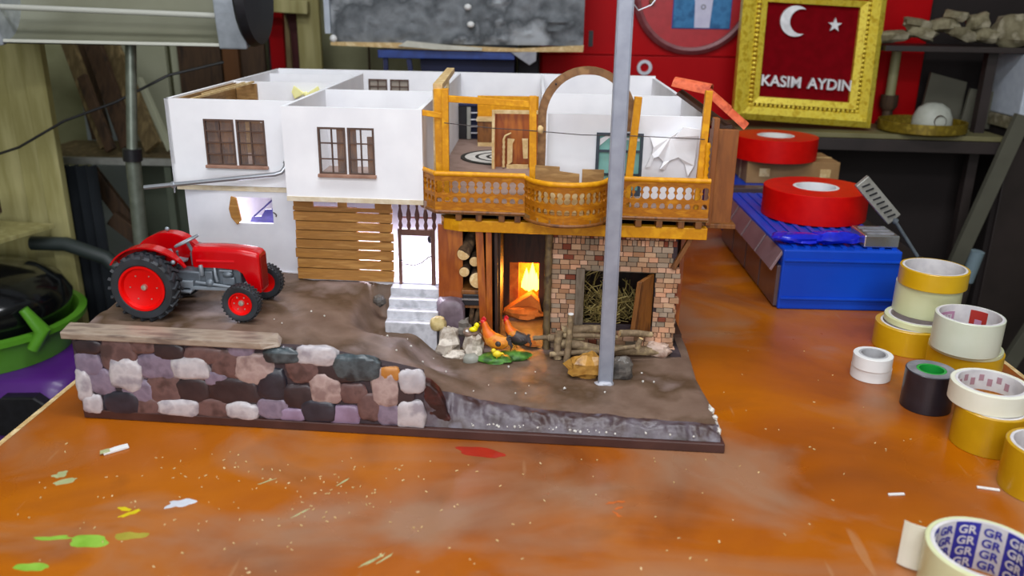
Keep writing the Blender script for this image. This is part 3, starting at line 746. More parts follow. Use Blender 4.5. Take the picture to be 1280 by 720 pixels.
def railing(P, ncol, z0, z1, name_label):
    pts, Ltot = resample(P, 60)
    def mp(s, z, d):
        t = max(0, min(1, s/Ltot))*60; i = min(59, int(t)); u = t-i
        x = pts[i][0]+(pts[i+1][0]-pts[i][0])*u; y = pts[i][1]+(pts[i+1][1]-pts[i][1])*u
        dx, dy = pts[min(60, i+1)][0]-pts[i][0], pts[min(60, i+1)][1]-pts[i][1]; q = math.hypot(dx, dy)
        return (x-dy/q*d, y+dx/q*d, z)
    mb = MB(); w = Ltot/ncol; zm = z0+(z1-z0)*.46; za = z0+(z1-z0)*.24
    for i in range(ncol):
        s = (i+.5)*w
        cell(mb, w, zm, z1-.42, lambda a: fig8(a, min(1.2, w/.9)), (zm+z1-.42)/2, s, mp)
        cell(mb, w, za-.25, zm, dome, za+.32, s, mp, n=20)
        # plain lower band and top band as curved boards
        for (a0, a1) in ((z0, za-.25), (z1-.42, z1)):
            v = [mp(s-w/2, a0, 0), mp(s+w/2, a0, 0), mp(s+w/2, a1, 0), mp(s-w/2, a1, 0), mp(s-w/2, a0, .3), mp(s+w/2, a0, .3), mp(s+w/2, a1, .3), mp(s-w/2, a1, .3)]
            mb.add(v, [(0, 1, 2, 3), (7, 6, 5, 4), (0, 4, 5, 1), (2, 6, 7, 3)])
    o = H('balcony_railing', mb, ochre, label=name_label)
    H('handrail', MB().tube([mp(Ltot*k/40, z1+.08, .1) for k in range(41)], .3, 8), yellow, parent=o, smooth=50)
    H('bottom_moulding', MB().tube([mp(Ltot*k/40, z0-.02, .02) for k in range(41)], .2, 8), palew if False else brownw, parent=o, smooth=50)
    return o
railing([(-13.2, 97.0), (-11.2, 94.1)], 4, 19.3, 23.5, 'angled end railing')
railing([(-11.2, 94.1), (-1.1, 94.1)], 11, 19.3, 23.5, 'left railing with cut-out holes')
railing(catmull(bay), 15, 18.9, 23.3, 'curved bay railing with cut-out holes')
railing([(8.1, 94.3), (19.1, 94.3)], 12, 19.3, 23.5, 'right railing with cut-out holes')
# posts and beams of the balcony
P_ = lambda name, a, b, w, h, m=yellow, bv=.05, **k: H(name, MB().bar(a, b, w, h), m, bevel=bv, **k)
P_('balcony_post', (-10.2, 96.8, 19.4), (-10.2, 96.8, 32.6), .75, .8)
P_('balcony_post', (-11.0, 98.0, 19.4), (-11.2, 98.4, 32.4), .9, .5)
P_('balcony_post', (-.2, 95.9, 19.4), (-.45, 95.9, 32.1), .8, .7)
P_('balcony_post', (10.1, 95.4, 19.4), (10.9, 95.6, 32.3), .8, .7)
P_('balcony_post', (18.0, 95.4, 19.4), (18.3, 95.6, 33.1), .75, .7)
P_('balcony_beam_top', (-10.1, 96.9, 31.5), (-.5, 96.0, 31.2), .6, .7)
P_('balcony_beam_top', (-12.9, 96.9, 29.9), (-10.3, 96.9, 29.6), .5, .6)
P_('ridge_beam', (-11.2, 98.4, 32.6), (-12.2, 123, 32.5), 1.1, .7, palew)
H('ridge_prop', MB().box(-12.4, -12.0, 118, 118.8, 30, 32.2).box(-11.9, -11.4, 99.2, 99.8, 20, 32.2), palew)
# arch in front of the bay
arc = []
A0 = [(5.6-5.45, 24), (5.6-5.4, 27)]+[(5.6+5.45*math.cos(a), 29.6+5.6*math.sin(a)) for a in [PI-PI*k/22 for k in range(23)]]+[(11.0, 28.3)]
out = [(5.6+(x-5.6)*1.0, z) for x, z in A0]; inn = [(5.6+(x-5.6)*.83, 29.6+(z-29.6)*.86 if z > 29.6 else z) for x, z in A0]
n = len(A0); vs = [(x, y, z) for y in (97.3, 98.3) for x, z in out]+[(x, y, z) for y in (97.3, 98.3) for x, z in inn]; fs = []
for i in range(n-1):
    fs += [(i, i+1, 2*n+i+1, 2*n+i), (n+i+1, n+i, 3*n+i, 3*n+i+1), (i+1, i, n+i, n+i+1), (2*n+i, 2*n+i+1, 3*n+i+1, 3*n+i)]
fs += [(0, 2*n, 3*n, n), (n-1, 2*n-1, 4*n-1, 3*n-1)]
H('bay_arch', MB().add(vs, fs), archw, smooth=40)
H('bay_arch_nail', MB().ball((2.05, 97.25, 33.3), .12, 8, 6), wire)
for x0, x1, z1, dz in ((-.0, 2.7, 24.6, -.1), (2.7, 4.9, 24.0, -.25), (5.2, 7.6, 24.3, .0)):
    H('bay_panel', MB().prism([(x0, 21.6), (x1, 21.6), (x1, z1+dz), (x0, z1)], 95.3, 95.6, 'xz'), beigeboard)
H('bay_floor_strip', MB().box(0, 7.5, 94.6, 95.2, 19.5, 22.6), palew)
H('string_line', MB().tube([(-10.3, 96.3, 28.9), (-5, 95.6, 28.55), (-.3, 95.4, 28.4), (5, 95.0, 28.15), (10.6, 94.95, 28.2), (18.2, 95.1, 28.0)], .05, 5), wire)
H('string_knot', MB().ball((.45, 95.3, 28.6), (.35, .3, .45), 8, 6, .3, 2), palew, smooth=60)
# brown side panel and eave with roof tiles
H('side_panel', MB().box(19.5, 22.6, 98.6, 99.3, 17.9, 28.6).box(19.5, 20.1, 97.2, 98.6, 17.9, 30), mat('side_panel_wood', ['8a4e18', '7c4412', '985a20'], .5, scale=30, stretch=(3, 3, .6)), bevel=.05)
H('side_panel_foot', MB().box(19.0, 23.0, 97.6, 100, 17.5, 18.0), brownw, bevel=.05)
H('side_beading', MB().tube([(18.6, 95.0, 23.8+.35*i) for i in range(12)], [.2 if i % 2 else .32 for i in range(12)], 8), yellow, smooth=40)
H('eave_board', MB().bar((16.4, 103, 32.2), (22.8, 101.0, 27.9), 3.6, .35), darkw)
H('eave_bracket', MB().bar((19.4, 100, 28.2), (22.0, 100, 28.8), .6, .5), darkw)

# inside the upper storey
def box_thing(name, label, cat, parts, loc, group=None):
    t = thing(name, label, cat, loc, group)
    for pn, mb, m, *r in parts:
        mb.build(pn, m, t, bevel=r[0] if r else 0)
    return t
SY = lambda x, y: sh(x, y)
# rug
rg = thing('round_rug', 'round black and white ringed rug on the floor of the open upper room', 'rug', (-4.8, SY(-4.8, 125), 20), local=True)
RX = mat('rug_black', ['26241f', '34322c'], .9); RW = mat('rug_white', ['c8c4bc', 'dad6ce'], .9); RG = mat('rug_green', ['6a7c4a', '9a9c7c'], .9)
for i, (r0, r1, m) in enumerate(((0, 1.0, RG), (1.0, 2.0, RW), (2.0, 2.5, RX), (2.5, 3.6, RW), (3.6, 4.1, RX), (4.1, 5.6, RW), (5.6, 6.2, RX))):
    mb = MB(); n = 44
    if r0 == 0: mb.lathe([(.01, .0), (r1, .0), (r1, .18), (.01, .2)], n)
    else:
        pr = [(r0, 0), (r1, 0), (r1, .16), (r0, .18)]; mb.lathe(pr, n, closed=True)
        if m is RX: mb.v = [(x*(1+.05*math.sin(math.atan2(y, x)*22)), y*(1+.05*math.sin(math.atan2(y, x)*22)), z+.02) for x, y, z in mb.v]
    mb.build('rug_ring', m, rg)
yb = SY(-11, 141)
t = thing('tiny_bookcase', 'dark navy miniature bookcase at the far wall of the open upper room', 'bookcase', (-11.2, yb, 20))
MB().box(-13, -9.4, yb+1.1, yb+1.3, 20, 25.8).box(-13, -12.8, yb, yb+1.1, 20, 25.8).box(-9.6, -9.4, yb, yb+1.1, 20, 25.8).box(-12.8, -9.6, yb, yb+1.1, 25.5, 25.8).build('carcass', navy, t)
MB().box(-11.4, -10.8, yb-.2, yb+.3, 20.1, 25.3).build('grey_upright', shelfedge, t)
for z in (21, 22.1, 23.2, 24.3):
    MB().box(-10.8, -9.6, yb, yb+1.1, z, z+.12).build('shelf', whitelow, t)
MB().box(-12.8, -11.4, yb+.1, yb+1.1, 20.1, 25.4).build('dark_niche', blackm, t)
yc = SY(-6, 137)
t = thing('tiny_cupboard', 'low brown miniature cupboard with a pale top beside the navy bookcase', 'cupboard', (-7, yc-1, 20))
MB().box(-9.2, -5.2, yc-2, yc, 20.6, 23.9).build('body', brownw, t, bevel=.05)
MB().box(-9.4, -5.0, yc-2.2, yc, 23.9, 24.4).build('top', palew, t); MB().box(-9.2, -5.2, yc-2.1, yc, 20, 20.6).build('plinth', palew, t)
tag(MB().box(-9.4, .3, yc+.3, yc+.7, 20, 27.6).build('mustard_partition', yellow, bevel=.05), 'mustard yellow partition board standing behind the low brown cupboard', 'partition board')
yd = SY(-3, 116.5)
t = thing('tiny_wardrobe', 'brown open miniature wardrobe with a pale frame standing near the round rug', 'wardrobe', (-3, yd, 20))
MB().box(-5.7, .2, yd+1.6, yd+1.8, 20, 27.6).box(-5.7, -5.5, yd, yd+1.6, 20, 27.6).build('back_panel', orangew, t)
MB().box(-6.0, -5.6, yd-.2, yd+.1, 20, 28).box(-5.6, .2, yd-.2, yd+.2, 27.5, 28).build('pale_frame', palew, t, bevel=.05)
MB().tube([(-4.4, yd+.4, 20.2+.35*i) for i in range(12)]+[(-4.2, yd+.4, 24.5), (-3.4, yd+.4, 24.9)], [.14 if i % 2 else .22 for i in range(12)]+[.14, .1], 8).build('turned_hook', palew, t, smooth=40)
MB().prism([(-3.9, 20.4), (-3.2, 20.9), (-3.2, 23.4), (-2.9, 24), (-3.9, 24.1)], yd+.6, yd+.9).prism([(-1.7, 21.4), (-1.1, 21.4), (-1.1, 24.1), (-1.9, 24.1)], yd+.6, yd+.9).box(-4, -1, yd+.5, yd+1.2, 20, 20.5).build('pale_cutouts', palew, t)
yw = SY(-34, 123.5)
bow = thing('paper_bow', 'pale yellow paper bow on the inner wall of the left white room', 'bow', (-34.0, yw-.2, 27.5))
ybow = mat('pale_yellow_paper', ['e6e090', 'f0ecae'], .7)
MB().prism([(-35, 28.0), (-33.4, 28.8), (-35, 29.9), (-35.4, 29.0)], yw-.35, yw-.05).build('loop', ybow, bow, bevel=.1)
MB().prism([(-31.5, 28.0), (-33.2, 28.8), (-31.5, 29.9), (-31.2, 29.0)], yw-.35, yw-.05).build('loop', ybow, bow, bevel=.1)
MB().ball((-33.3, yw-.3, 28.7), (.4, .3, .4), 10, 6).build('knot', ybow, bow, smooth=60)
# torn cloth on the right front wall
yt = SY(14, 99.6)
mb = MB(); n = 16
outl = [(12.9, 27.5), (15.2, 27.6), (16, 28.2), (18.2, 28.0), (18.5, 27.0), (18.0, 24.4), (17.4, 23.2), (17.0, 24.5), (16.2, 25.3), (15.2, 24.9), (14.8, 23.8), (14.2, 23.9), (14.6, 24.7), (13.9, 25.4), (13.4, 25.2), (13.1, 24.2), (12.6, 24.0), (13.2, 25.6), (13.3, 26.4)]
mb.prism(outl, yt-1.2, yt-.9)
mb.v = [(x, y+.3*math.sin(x*3.1)+.02*z, z) for x, y, z in mb.v]
t = thing('torn_cloth', 'torn crumpled white cloth hanging on the white wall behind the right railing', 'cloth', (15.5, yt-1, 23))
mb.build('sheet', white, t); MB().prism([(15.6, 27.7), (18.6, 27.9), (18.2, 28.6), (16.4, 28.8)], yt-1.5, yt-1.0).build('folded_edge', white, t)
# roof tiles
tl = mat('roof_tile', ['c2502a', 'd4623a', 'a8401f'], .7, scale=80, bump=.3)
def roof_tile(i, a, b, r, lab):
    a = Vector(a); b = Vector(b); d = (b-a).normalized(); s = d.cross(Vector((0, 0, 1))).normalized(); u = s.cross(d).normalized()
    mb = MB(); vs = []; m = 9
    for p, rr in ((a, r*.9), (b, r)):
        for q in (rr, rr-.22):
            vs += [p+s*q*math.cos(PI*k/(m-1))+u*q*math.sin(PI*k/(m-1))*.9 for k in range(m)]
    fs = []
    for k in range(m-1):
        fs += [(k, k+1, 2*m+k+1, 2*m+k), (m+k+1, m+k, 3*m+k, 3*m+k+1), (k+1, k, m+k, m+k+1), (2*m+k, 2*m+k+1, 3*m+k+1, 3*m+k)]
    fs += [(0, 2*m, 3*m, m), (m-1, 2*m-1, 4*m-1, 3*m-1)]
    tag(mb.add(vs, fs).build('roof_tile', tl, smooth=50), lab, 'roof tile', 'terracotta tiles on the eave')
roof_tile(0, (15.7, 99.5, 32.9), (19.6, 97.8, 32.2), 1.25, 'terracotta roof tile nearest the white wall on the eave')
roof_tile(1, (18.9, 96.9, 32.3), (21.3, 96.4, 30.3), 1.0, 'terracotta roof tile in the middle of the eave slope')
roof_tile(2, (20.7, 96.5, 30.8), (23.3, 96.0, 28.6), .95, 'terracotta roof tile lowest at the outer end of the eave')

# logs stacked in the niche (lie front to back)
def log(name, c, r, l, lab, dx=0., dz=0., group=None, ya=None):
    x, y, z = c; t = thing(name, lab, 'log', (x, y, z-r), group)
    MB().tube([(x, y+.05, z), (x+dx*.5, y+l*.5, z+dz*.5+.05), (x+dx, y+l, z+dz)], [r, r*.97, r*.92], 18).build('bark', barkd, t, smooth=40)
    MB().lathe([(.01, -.06), (r*.55, -.08), (r*.93, -.02), (r*.95, .08), (.01, .09)], 18, (x, y, z), 'y').build('cut_end', logend, t, smooth=40)
    return t
gl = 'peeled logs stacked in the niche under the balcony'
log('firewood_log', (-8.15, 93.6, 13.9), .78, 6, 'topmost firewood log of the niche, tilted upwards', 1.4, 2.2, gl)
log('firewood_log', (-6.9, 93.9, 12.9), .62, 6, 'small firewood log right of the tilted topmost one', .1, .1, gl)
log('firewood_log', (-8.1, 93.9, 11.6), .62, 6, 'small firewood log left above the thickest one', .0, .1, gl)
log('firewood_log', (-6.5, 93.6, 10.7), 1.02, 6.5, 'thickest firewood log with a round pale cut face in the niche', .1, .0, gl)
tag(MB().box(-8.4, -5.6, 93.4, 99.5, 9.0, 9.5).build('log_plank', brownw, bevel=.08), 'rough brown plank carrying the stacked firewood logs', 'plank')
t = thing('black_tin', 'small black metal tin standing below the stacked logs', 'tin', (-7.0, 93.8, 7.6))
MB().box(-8.3, -6.1, 93.4, 95.0, 7.6, 9.0).build('body', blackm, t, bevel=.1); MB().box(-8.4, -6.0, 93.3, 93.4, 8.3, 8.5).build('rim', chrome, t)
for i, (a, b, r, lab) in enumerate((((-7.6, 94.6, 3.4), (-7.2, 94.4, 7.0), .3, 'short upright stick under the black tin'), ((-6.9, 94.4, 4.8), (-6.3, 94.6, 7.0), .35, 'leaning reddish stick under the black tin'), ((-6.4, 93.8, 3.0), (-5.9, 94.6, 6.8), .28, 'thin stick leaning on the orange post'))):
    tag(MB().tube([a, b], r, 10).build('kindling_stick', barkd, smooth=40), lab, 'stick', 'kindling under the black tin')
log('firewood_log', (-5.6, 91.8, 5.0), .42, 3, 'tiny firewood log with a pale end behind the hen', .2, .1)
# brushwood in front of the brick wall
gs = 'peeled sticks heaped against the brick front'
PS = [((2.0, 92.0, 4.3), (6.2, 91.6, 4.6), .42, 'thick grey stick lying highest at the heap\'s left end'),
      ((3.6, 91.9, 5.3), (9.2, 91.8, 5.7), .5, 'thick grey stick under the barn window sill'),
      ((3.5, 91.3, 4.9), (10.0, 91.2, 4.9), .28, 'thin light stick lying just below the thick grey one'),
      ((2.9, 91.0, 4.1), (7.8, 90.6, 3.6), .55, 'thickest stick in the middle of the heap'),
      ((2.2, 90.2, 2.95), (8.6, 89.8, 3.6), .3, 'pale stick lying at the bottom front of the heap'),
      ((8.2, 89.8, 3.5), (12.6, 90.2, 4.3), .28, 'pale stick pointing at the small white end piece'),
      ((10.2, 90.7, 5.6), (14.0, 91.5, 5.2), .4, 'stick with a bright cut end right of the metal pole'),
      ((8.2, 90.9, 3.3), (14.9, 92.0, 2.9), .62, 'long brown log lying behind the metal pole'),
      ((.2, 92.8, 3.9), (3.0, 92.6, 4.0), .28, 'short stick beside the cane post'),
      ((12.2, 90.0, 4.1), (12.6, 90.0, 5.3), .34, 'short white ended stub standing in the heap')]
for a, b, r, lab in PS:
    a = Vector(a); b = Vector(b); m = (a+b)/2+Vector((0, 0, .12))
    t = thing('brushwood_stick', lab, 'stick', tuple((a+b)/2-Vector((0, 0, r))), gs)
    MB().tube([a, m, b], [r*1.05, r, r*.85], 12).build('bark', bark, t, smooth=40)
    d = (b-a).normalized()
    MB().tube([a-d*.03, a+d*.05], r*.93, 12).build('cut_end', logend, t); MB().tube([b-d*.05, b+d*.03], r*.78, 12).build('cut_end', logend, t)
t = thing('upright_stick', 'upright stick with a white cut top standing left of the brushwood heap', 'stick', (4.2, 89.6, 2.4))
MB().tube([(4.1, 89.4, 2.4), (4.3, 89.5, 5), (4.4, 89.6, 8.2)], [.42, .36, .36], 12).build('bark', bark, t, smooth=40); MB().tube([(4.4, 89.6, 8.2), (4.4, 89.6, 8.3)], .33, 12).build('cut_end', twhite, t)
t = thing('gate_stick', 'stubby knotted post leaning beside the upright stick', 'stick', (3.2, 90.3, 2.4))
MB().tube([(3.1, 90.3, 2.4), (3.0, 90.4, 4), (3.2, 90.6, 5.7)], [.5, .42, .5], 12).build('bark', bark, t, smooth=40)
# pale end bricks at the brick wall foot
tag(MB().ball((14.9, 92.3, 3.0), (1.5, .9, .75), 14, 8, .25, 3, .6).build('footing_stone', mat('footing', ['b09484', 'c8b0a0', '8a6c5c'], .5, scale=60, bump=.5), smooth=30), 'long pale footing stone under the right end of the brick wall', 'stone')

# boulders and pebbles
def boulder_(c, r, lab, m=boulder, seed=1, jit=.28, name='boulder', group='pale boulders beside the steps', sm=10):
    tag(MB().ball(c, r, 11 if sm < 20 else 14, 8 if sm < 20 else 9, jit*1.5 if sm < 20 else jit, seed, .95 if sm < 20 else .8).build(name, m, smooth=sm), lab, 'rock', group)
boulder_((-9.7, 90.6, 4.1), (1.35, 1.2, 1.9), 'large pale faceted boulder at the foot of the mauve plinth', seed=2)
boulder_((-6.7, 90.0, 3.6), (1.25, 1.1, 1.75), 'large pale boulder carrying the tiny bird nest', seed=4)
boulder_((-8.9, 89.4, 2.9), (1.4, .6, .6), 'flat pale stone lying below the two large boulders', seed=6)
boulder_((-6.9, 88.4, 2.9), (.95, .7, .65), 'small grey stone in front of the nest boulder', mat('grey_pebble', ['8a8a80', '9c9c92'], .4, bump=.3), seed=8, jit=.15, sm=50)
boulder_((-10.9, 91.0, 6.1), (.95, .8, .9), 'small yellowish stone at the top left of the boulder group', mat('sandy_pebble', ['b09a60', 'c4b07c', '8e7a48'], .5, scale=80, bump=.3), seed=10, jit=.2, sm=40)
boulder_((-8.1, 92.6, 5.0), (1.0, .8, 1.1), 'grey stone wedged behind the two large boulders', mat('dull_pebble', ['6a625a', '7e766c'], .6, bump=.3), seed=12)
boulder_((-18.4, 94.4, 7.6), (.75, .7, .7), 'dark speckled stone beside the left edge of the steps', drock, seed=14, group=None)
boulder_((6.3, 85.9, 3.5), (2.15, 1.4, 1.5), 'amber yellow rock standing left of the metal pole', orock, seed=16, group=None, name='rock')
boulder_((9.9, 85.9, 3.3), (1.5, 1.1, 1.3), 'charcoal rock standing right of the metal pole', drock, seed=18, jit=.18, group=None, name='rock')
# nest with bird
t = thing('bird_nest', 'tiny round twig nest on top of the pale boulder', 'nest', (-7.0, 90.3, 5.1))
MB().lathe([(.3, 0), (.85, .15), (1.0, .5), (.85, .75), (.6, .6), (.1, .35)], 20, (-7.0, 90.2, 5.05)).build('bowl', nest_m, t, smooth=50)
MB().ball((-7.5, 90.0, 5.6), (.22, .2, .28), 10, 6).build('egg', twhite, t, smooth=80)
t = thing('yellow_bird', 'tiny bright yellow bird sitting in the twig nest', 'bird', (-6.7, 90.1, 5.5))
MB().ball((-6.75, 90.1, 5.9), (.5, .3, .32), 14, 8).ball((-6.35, 90.1, 6.4), (.3, .26, .36), 12, 8).ball((-6.5, 90.1, 6.1), (.3, .25, .35), 12, 8).build('body', birdy, t, smooth=80)
MB().lathe([(.09, 0), (.005, .2)], 8, (-6.12, 90.1, 6.42), 'x').build('beak', beak, t)
# hens
gm = thing('grass_mound', 'glossy green grass mound under the two hens', 'grass mound', (-3.3, 89.6, 2.3))
MB().ball((-4.3, 88.6, 2.95), (2.1, 1.35, .5), 20, 8, .18, 3, flat=2.4).ball((-1.9, 90.0, 2.75), (1.9, 1.2, .55), 20, 8, .18, 5, flat=2.3).build('turf', grass, gm, smooth=60)
def lofted(mb, P, n=16):
    """P: (centre, rx across, rz) rings running along the body"""
    vs = []
    for i, (c, a, b) in enumerate(P):
        c = Vector(c); d = (Vector(P[min(i+1, len(P)-1)][0])-Vector(P[max(i-1, 0)][0])).normalized()
        s = d.cross(Vector((0, 0, 1))).normalized(); u = s.cross(d)
        vs += [c+s*a*math.cos(2*PI*k/n)+u*b*math.sin(2*PI*k/n) for k in range(n)]
    fs = [(i*n+k, i*n+(k+1) % n, (i+1)*n+(k+1) % n, (i+1)*n+k) for i in range(len(P)-1) for k in range(n)]
    fs += [tuple(range(n-1, -1, -1)), tuple((len(P)-1)*n+k for k in range(n))]
    return mb.add(vs, fs)
def hen(loc, rz, k, lab, dark, up=0.):
    t = thing('hen', lab, 'hen', loc, local=True, rz=rz)
    q = lambda x, z: (x*.85*k, 0, z*1.05*k)
    body = MB()
    lofted(body, [(q(-2.05, 2.35+up), .08*k, .35*k), (q(-1.7, 1.95+up*.7), .35*k, .62*k), (q(-1.1, 1.65+up*.4), .72*k, .85*k), (q(-.3, 1.55+up*.2), .88*k, .98*k), (q(.45, 1.75), .8*k, .9*k), (q(.95, 2.25), .55*k, .68*k), (q(1.2, 2.8), .36*k, .45*k), (q(1.32, 3.2), .3*k, .32*k), (q(1.5, 3.5), .3*k, .28*k), (q(1.78, 3.52), .14*k, .14*k)], 18)
    body.v = [(x, y, z) for x, y, z in body.v]
    body.build('body', hendark if dark else hen1, t, smooth=70)
    nk = MB(); lofted(nk, [(q(.55, 1.95), .72*k, .8*k), (q(1.0, 2.4), .55*k, .62*k), (q(1.23, 2.85), .4*k, .48*k), (q(1.36, 3.25), .33*k, .35*k), (q(1.52, 3.52), .33*k, .31*k), (q(1.7, 3.56), .24*k, .24*k)], 18)
    nk.build('neck_feathers', hen2, t, smooth=70)
    if dark:
        MB().ball(q(.3, 1.95), (.75*k, .86*k, .6*k), 14, 8).build('breast', hen1, t, smooth=80)
    cb = MB()
    for j, (x, z, r) in enumerate(((1.35, 3.88, .17), (1.55, 3.97, .19), (1.74, 3.86, .15))): cb.ball(q(x, z), (r*k, .08*k, r*1.3*k), 10, 6)
    cb.ball(q(1.62, 3.56), (.34*k, .335*k, .33*k), 14, 8).ball(q(1.82, 3.2), (.11*k, .1*k, .22*k), 10, 6).ball(q(1.72, 3.55), (.2*k, .3*k, .18*k), 10, 6).build('comb', comb, t, smooth=80)
    MB().lathe([(.12*k, 0), (.005, .38*k)], 8, q(1.88, 3.48), 'x').build('beak', beak, t)
    for s in (-1, 1):
        MB().ball((-.45*k, s*.8*k, (1.7+up*.2)*k), (.85*k, .16*k, .5*k), 14, 8).ball((-1.1*k, s*.66*k, (1.8+up*.3)*k), (.5*k, .1*k, .25*k), 12, 6).build('wing', hen1 if not dark else hendark, t, smooth=70)
        MB().tube([(0, s*.35*k, 1.0*k), (.05*k, s*.35*k, .45*k), (-.02, s*.35*k, .05)], [.2*k, .09*k, .08*k], 8).tube([(-.2*k, s*.35*k, .04), (.4*k, s*.35*k, .04)], .06*k, 6).tube([(0, s*.35*k, .04), (.3*k, s*(.35+.2)*k, .04)], .05*k, 6).build('leg', beak, t, smooth=50)
    tf = MB()
    for a in range(5): tf.tube([q(-1.7, 2.0+up*.7), q(-2.2-.1*a, 2.75-.28*a+up), q(-2.5+.02*a, 2.7-.42*a+up)], [.2*k, .16*k, .04*k], 8)
    tf.build('tail', hendark, t, smooth=60)
    if not dark: MB().ball((-.85*k, .9*k, 1.7*k), (.36*k, .2*k, .33*k), 12, 8).build('dark_spot', hendark, t, smooth=70)
    for s in (-1, 1): MB().ball((1.62*k, s*.3*k, 3.6*k), .06*k, 8, 5).build('eye', blackm, t)
    return t
hen((-4.3, 89.3, 3.25), R(160), 1.0, 'orange hen with a dark wing spot standing on the green mound', False, -.35)
hen((-1.9, 90.9, 3.3), R(158), .9, 'red headed dark bodied hen standing behind the orange hen', True, -.6)
t = thing('yellow_chick', 'tiny yellow chick standing in front of the orange hen', 'chick', (-3.9, 87.9, 3.35), local=True, rz=R(170))
MB().ball((0, 0, .5), (.55, .36, .4), 14, 8).ball((.4, 0, .85), (.28, .26, .27), 12, 8).ball((-.5, 0, .6), (.3, .15, .15), 10, 6).build('body', chick, t, smooth=80)
MB().lathe([(.08, 0), (.005, .2)], 8, (.64, 0, .83), 'x').build('beak', beak, t)
MB().tube([(0, .15, .2), (0, .15, 0)], .05, 6).tube([(0, -.15, .2), (0, -.15, 0)], .05, 6).build('leg', beak, t)
t = thing('fire_glow_patch', 'orange patch on the ground in front of the glowing doorway, painted firelight', 'painted glow', (-.6, 94.4, 2.5))  # clay-coloured discs paint the firelight that falls on the ground
MB().ball((-.6, 94.5, 2.6), (1.2, .8, .16), 16, 6, .1, 3).build('disc', clay, t, smooth=50); MB().ball((.1, 93.6, 2.6), (.9, .5, .12), 14, 6, .1, 5).build('glow_lobe', clay, t, smooth=50)

# metal pole in front of the house
t = thing('metal_pole', 'tall grey metal pole standing between the amber and charcoal rocks', 'pole', (8.1, 84, 2.2))
MB().box(7.35, 8.95, 83.8, 84.2, 2.2, 58).box(7.35, 7.5, 83.65, 83.85, 2.2, 58).box(8.8, 8.95, 83.65, 83.85, 2.2, 58).build('flat_bar', pole_m, t, bevel=.06)
MB().ball((8.1, 84, 2.35), (1.1, .7, .3), 14, 6, .3, 4).build('glue_foot', mat('dried_glue', ['a8a8b0', 'b8b8c0'], .4), t, smooth=60)

# silver pipe on the left front
t = thing('silver_pipe', 'thin silver pipe with a bent end running below the left upper windows', 'pipe', (-38, 99, 20))
MB().tube([(-47.3, 98.8, 19.9), (-43, 98.9, 20.4), (-36, 99, 21.2), (-31.3, 99, 21.75), (-30.5, 99.1, 22.0), (-30.1, 99.3, 22.5), (-30.0, 99.6, 23.0)], .28, 12).build('tube', silver, t, smooth=60)
MB().tube([(-43.9, 98.9, 20.25), (-43.6, 98.9, 20.3)], .42, 12).tube([(-30.05, 99.5, 22.9), (-29.95, 99.6, 23.15)], .38, 12).build('collar', silver, t, smooth=50)
MB().tube([(-43.7, 98.9, 20.2), (-43.7, 98.9, 19.3)], .1, 6).build('pin', silver, t)

# ------------------------------------------------------------------ tractor (x forward, y to the far side, written in its own frame)
tr = thing('toy_tractor', 'red and grey toy tractor parked on the stone walled terrace', 'tractor', (-40.75, 86.6, 9.35), local=True, rz=R(-2))
WB, TR = 10.2, 3.75
def wheel(name, x, y, r, w, rr, lugs, side):
    ty = MB()
    h = w/2; prof = [(rr, -h*.8), (rr+.2*(r-rr), -h*.98), (r*.93, -h), (r*.985, -h*.75), (r*.99, 0), (r*.985, h*.75), (r*.93, h), (rr+.2*(r-rr), h*.98), (rr, h*.8)]
    ty.lathe(prof, 44, (x, y, r), 'y', closed=True)
    for i in range(lugs):
        for s in (-1, 1):
            a = 2*PI*(i+(.5 if s > 0 else 0))/lugs; a2 = a+2*PI*.55/lugs
            p = (x+r*.99*math.cos(a), y+s*h*.95, r+r*.99*math.sin(a)); q = (x+r*1.0*math.cos(a2), y-s*.02, r+r*1.0*math.sin(a2))
            ty.bar(p, q, .32 if lugs < 24 else .16, .36 if lugs < 24 else .12, up=(math.cos(a), 0, math.sin(a)))
    t = ty.build(name, tyre, tr, smooth=35)
    f = side*h
    rm = MB().lathe([(.01, f*.25), (rr*.35, f*.3), (rr*.6, f*.45), (rr*.86, f*.62), (rr*.93, f*.98), (rr*1.03, f*1.0), (rr*1.03, -f*.8), (rr*.9, -f*.7), (.01, -f*.2)], 36, (x, y, r), 'y').build('wheel_rim', rim, t, smooth=35)
    hb = MB().lathe([(.01, f*.62), (.28, f*.58), (.34, f*.25)], 14, (x, y, r), 'y')
    for k in range(6):
        a = 2*PI*k/6; hb.ball((x+rr*.6*math.cos(a), y+f*.5, r+rr*.6*math.sin(a)), .09, 6, 4)
    hb.build('wheel_hub', hub, t, smooth=40)
wheel('rear_wheel', 0, -TR, 3.5, 2.0, 2.4, 22, -1)
wheel('rear_wheel', 0, TR, 3.5, 2.0, 2.4, 22, 1)
wheel('front_wheel', WB, -TR+.1, 2.0, 1.25, 1.22, 30, -1)
wheel('front_wheel', WB, TR-.1, 2.0, 1.25, 1.22, 30, 1)
MB().tube([(0, -3.0, 3.65), (0, -1.5, 3.65), (0, 1.5, 3.65), (0, 3.0, 3.65)], [.55, .95, .95, .55], 16).build('rear_axle', tgrey, tr, smooth=40)
MB().box(-1.6, 2.0, -1.25, 1.25, 2.3, 4.9).box(1.6, 4.8, -.95, .95, 2.5, 4.4).ball((-.2, 0, 4.4), (1.4, 1.1, 1.1), 14, 8).build('gearbox', tgrey, tr, bevel=.2, smooth=40)
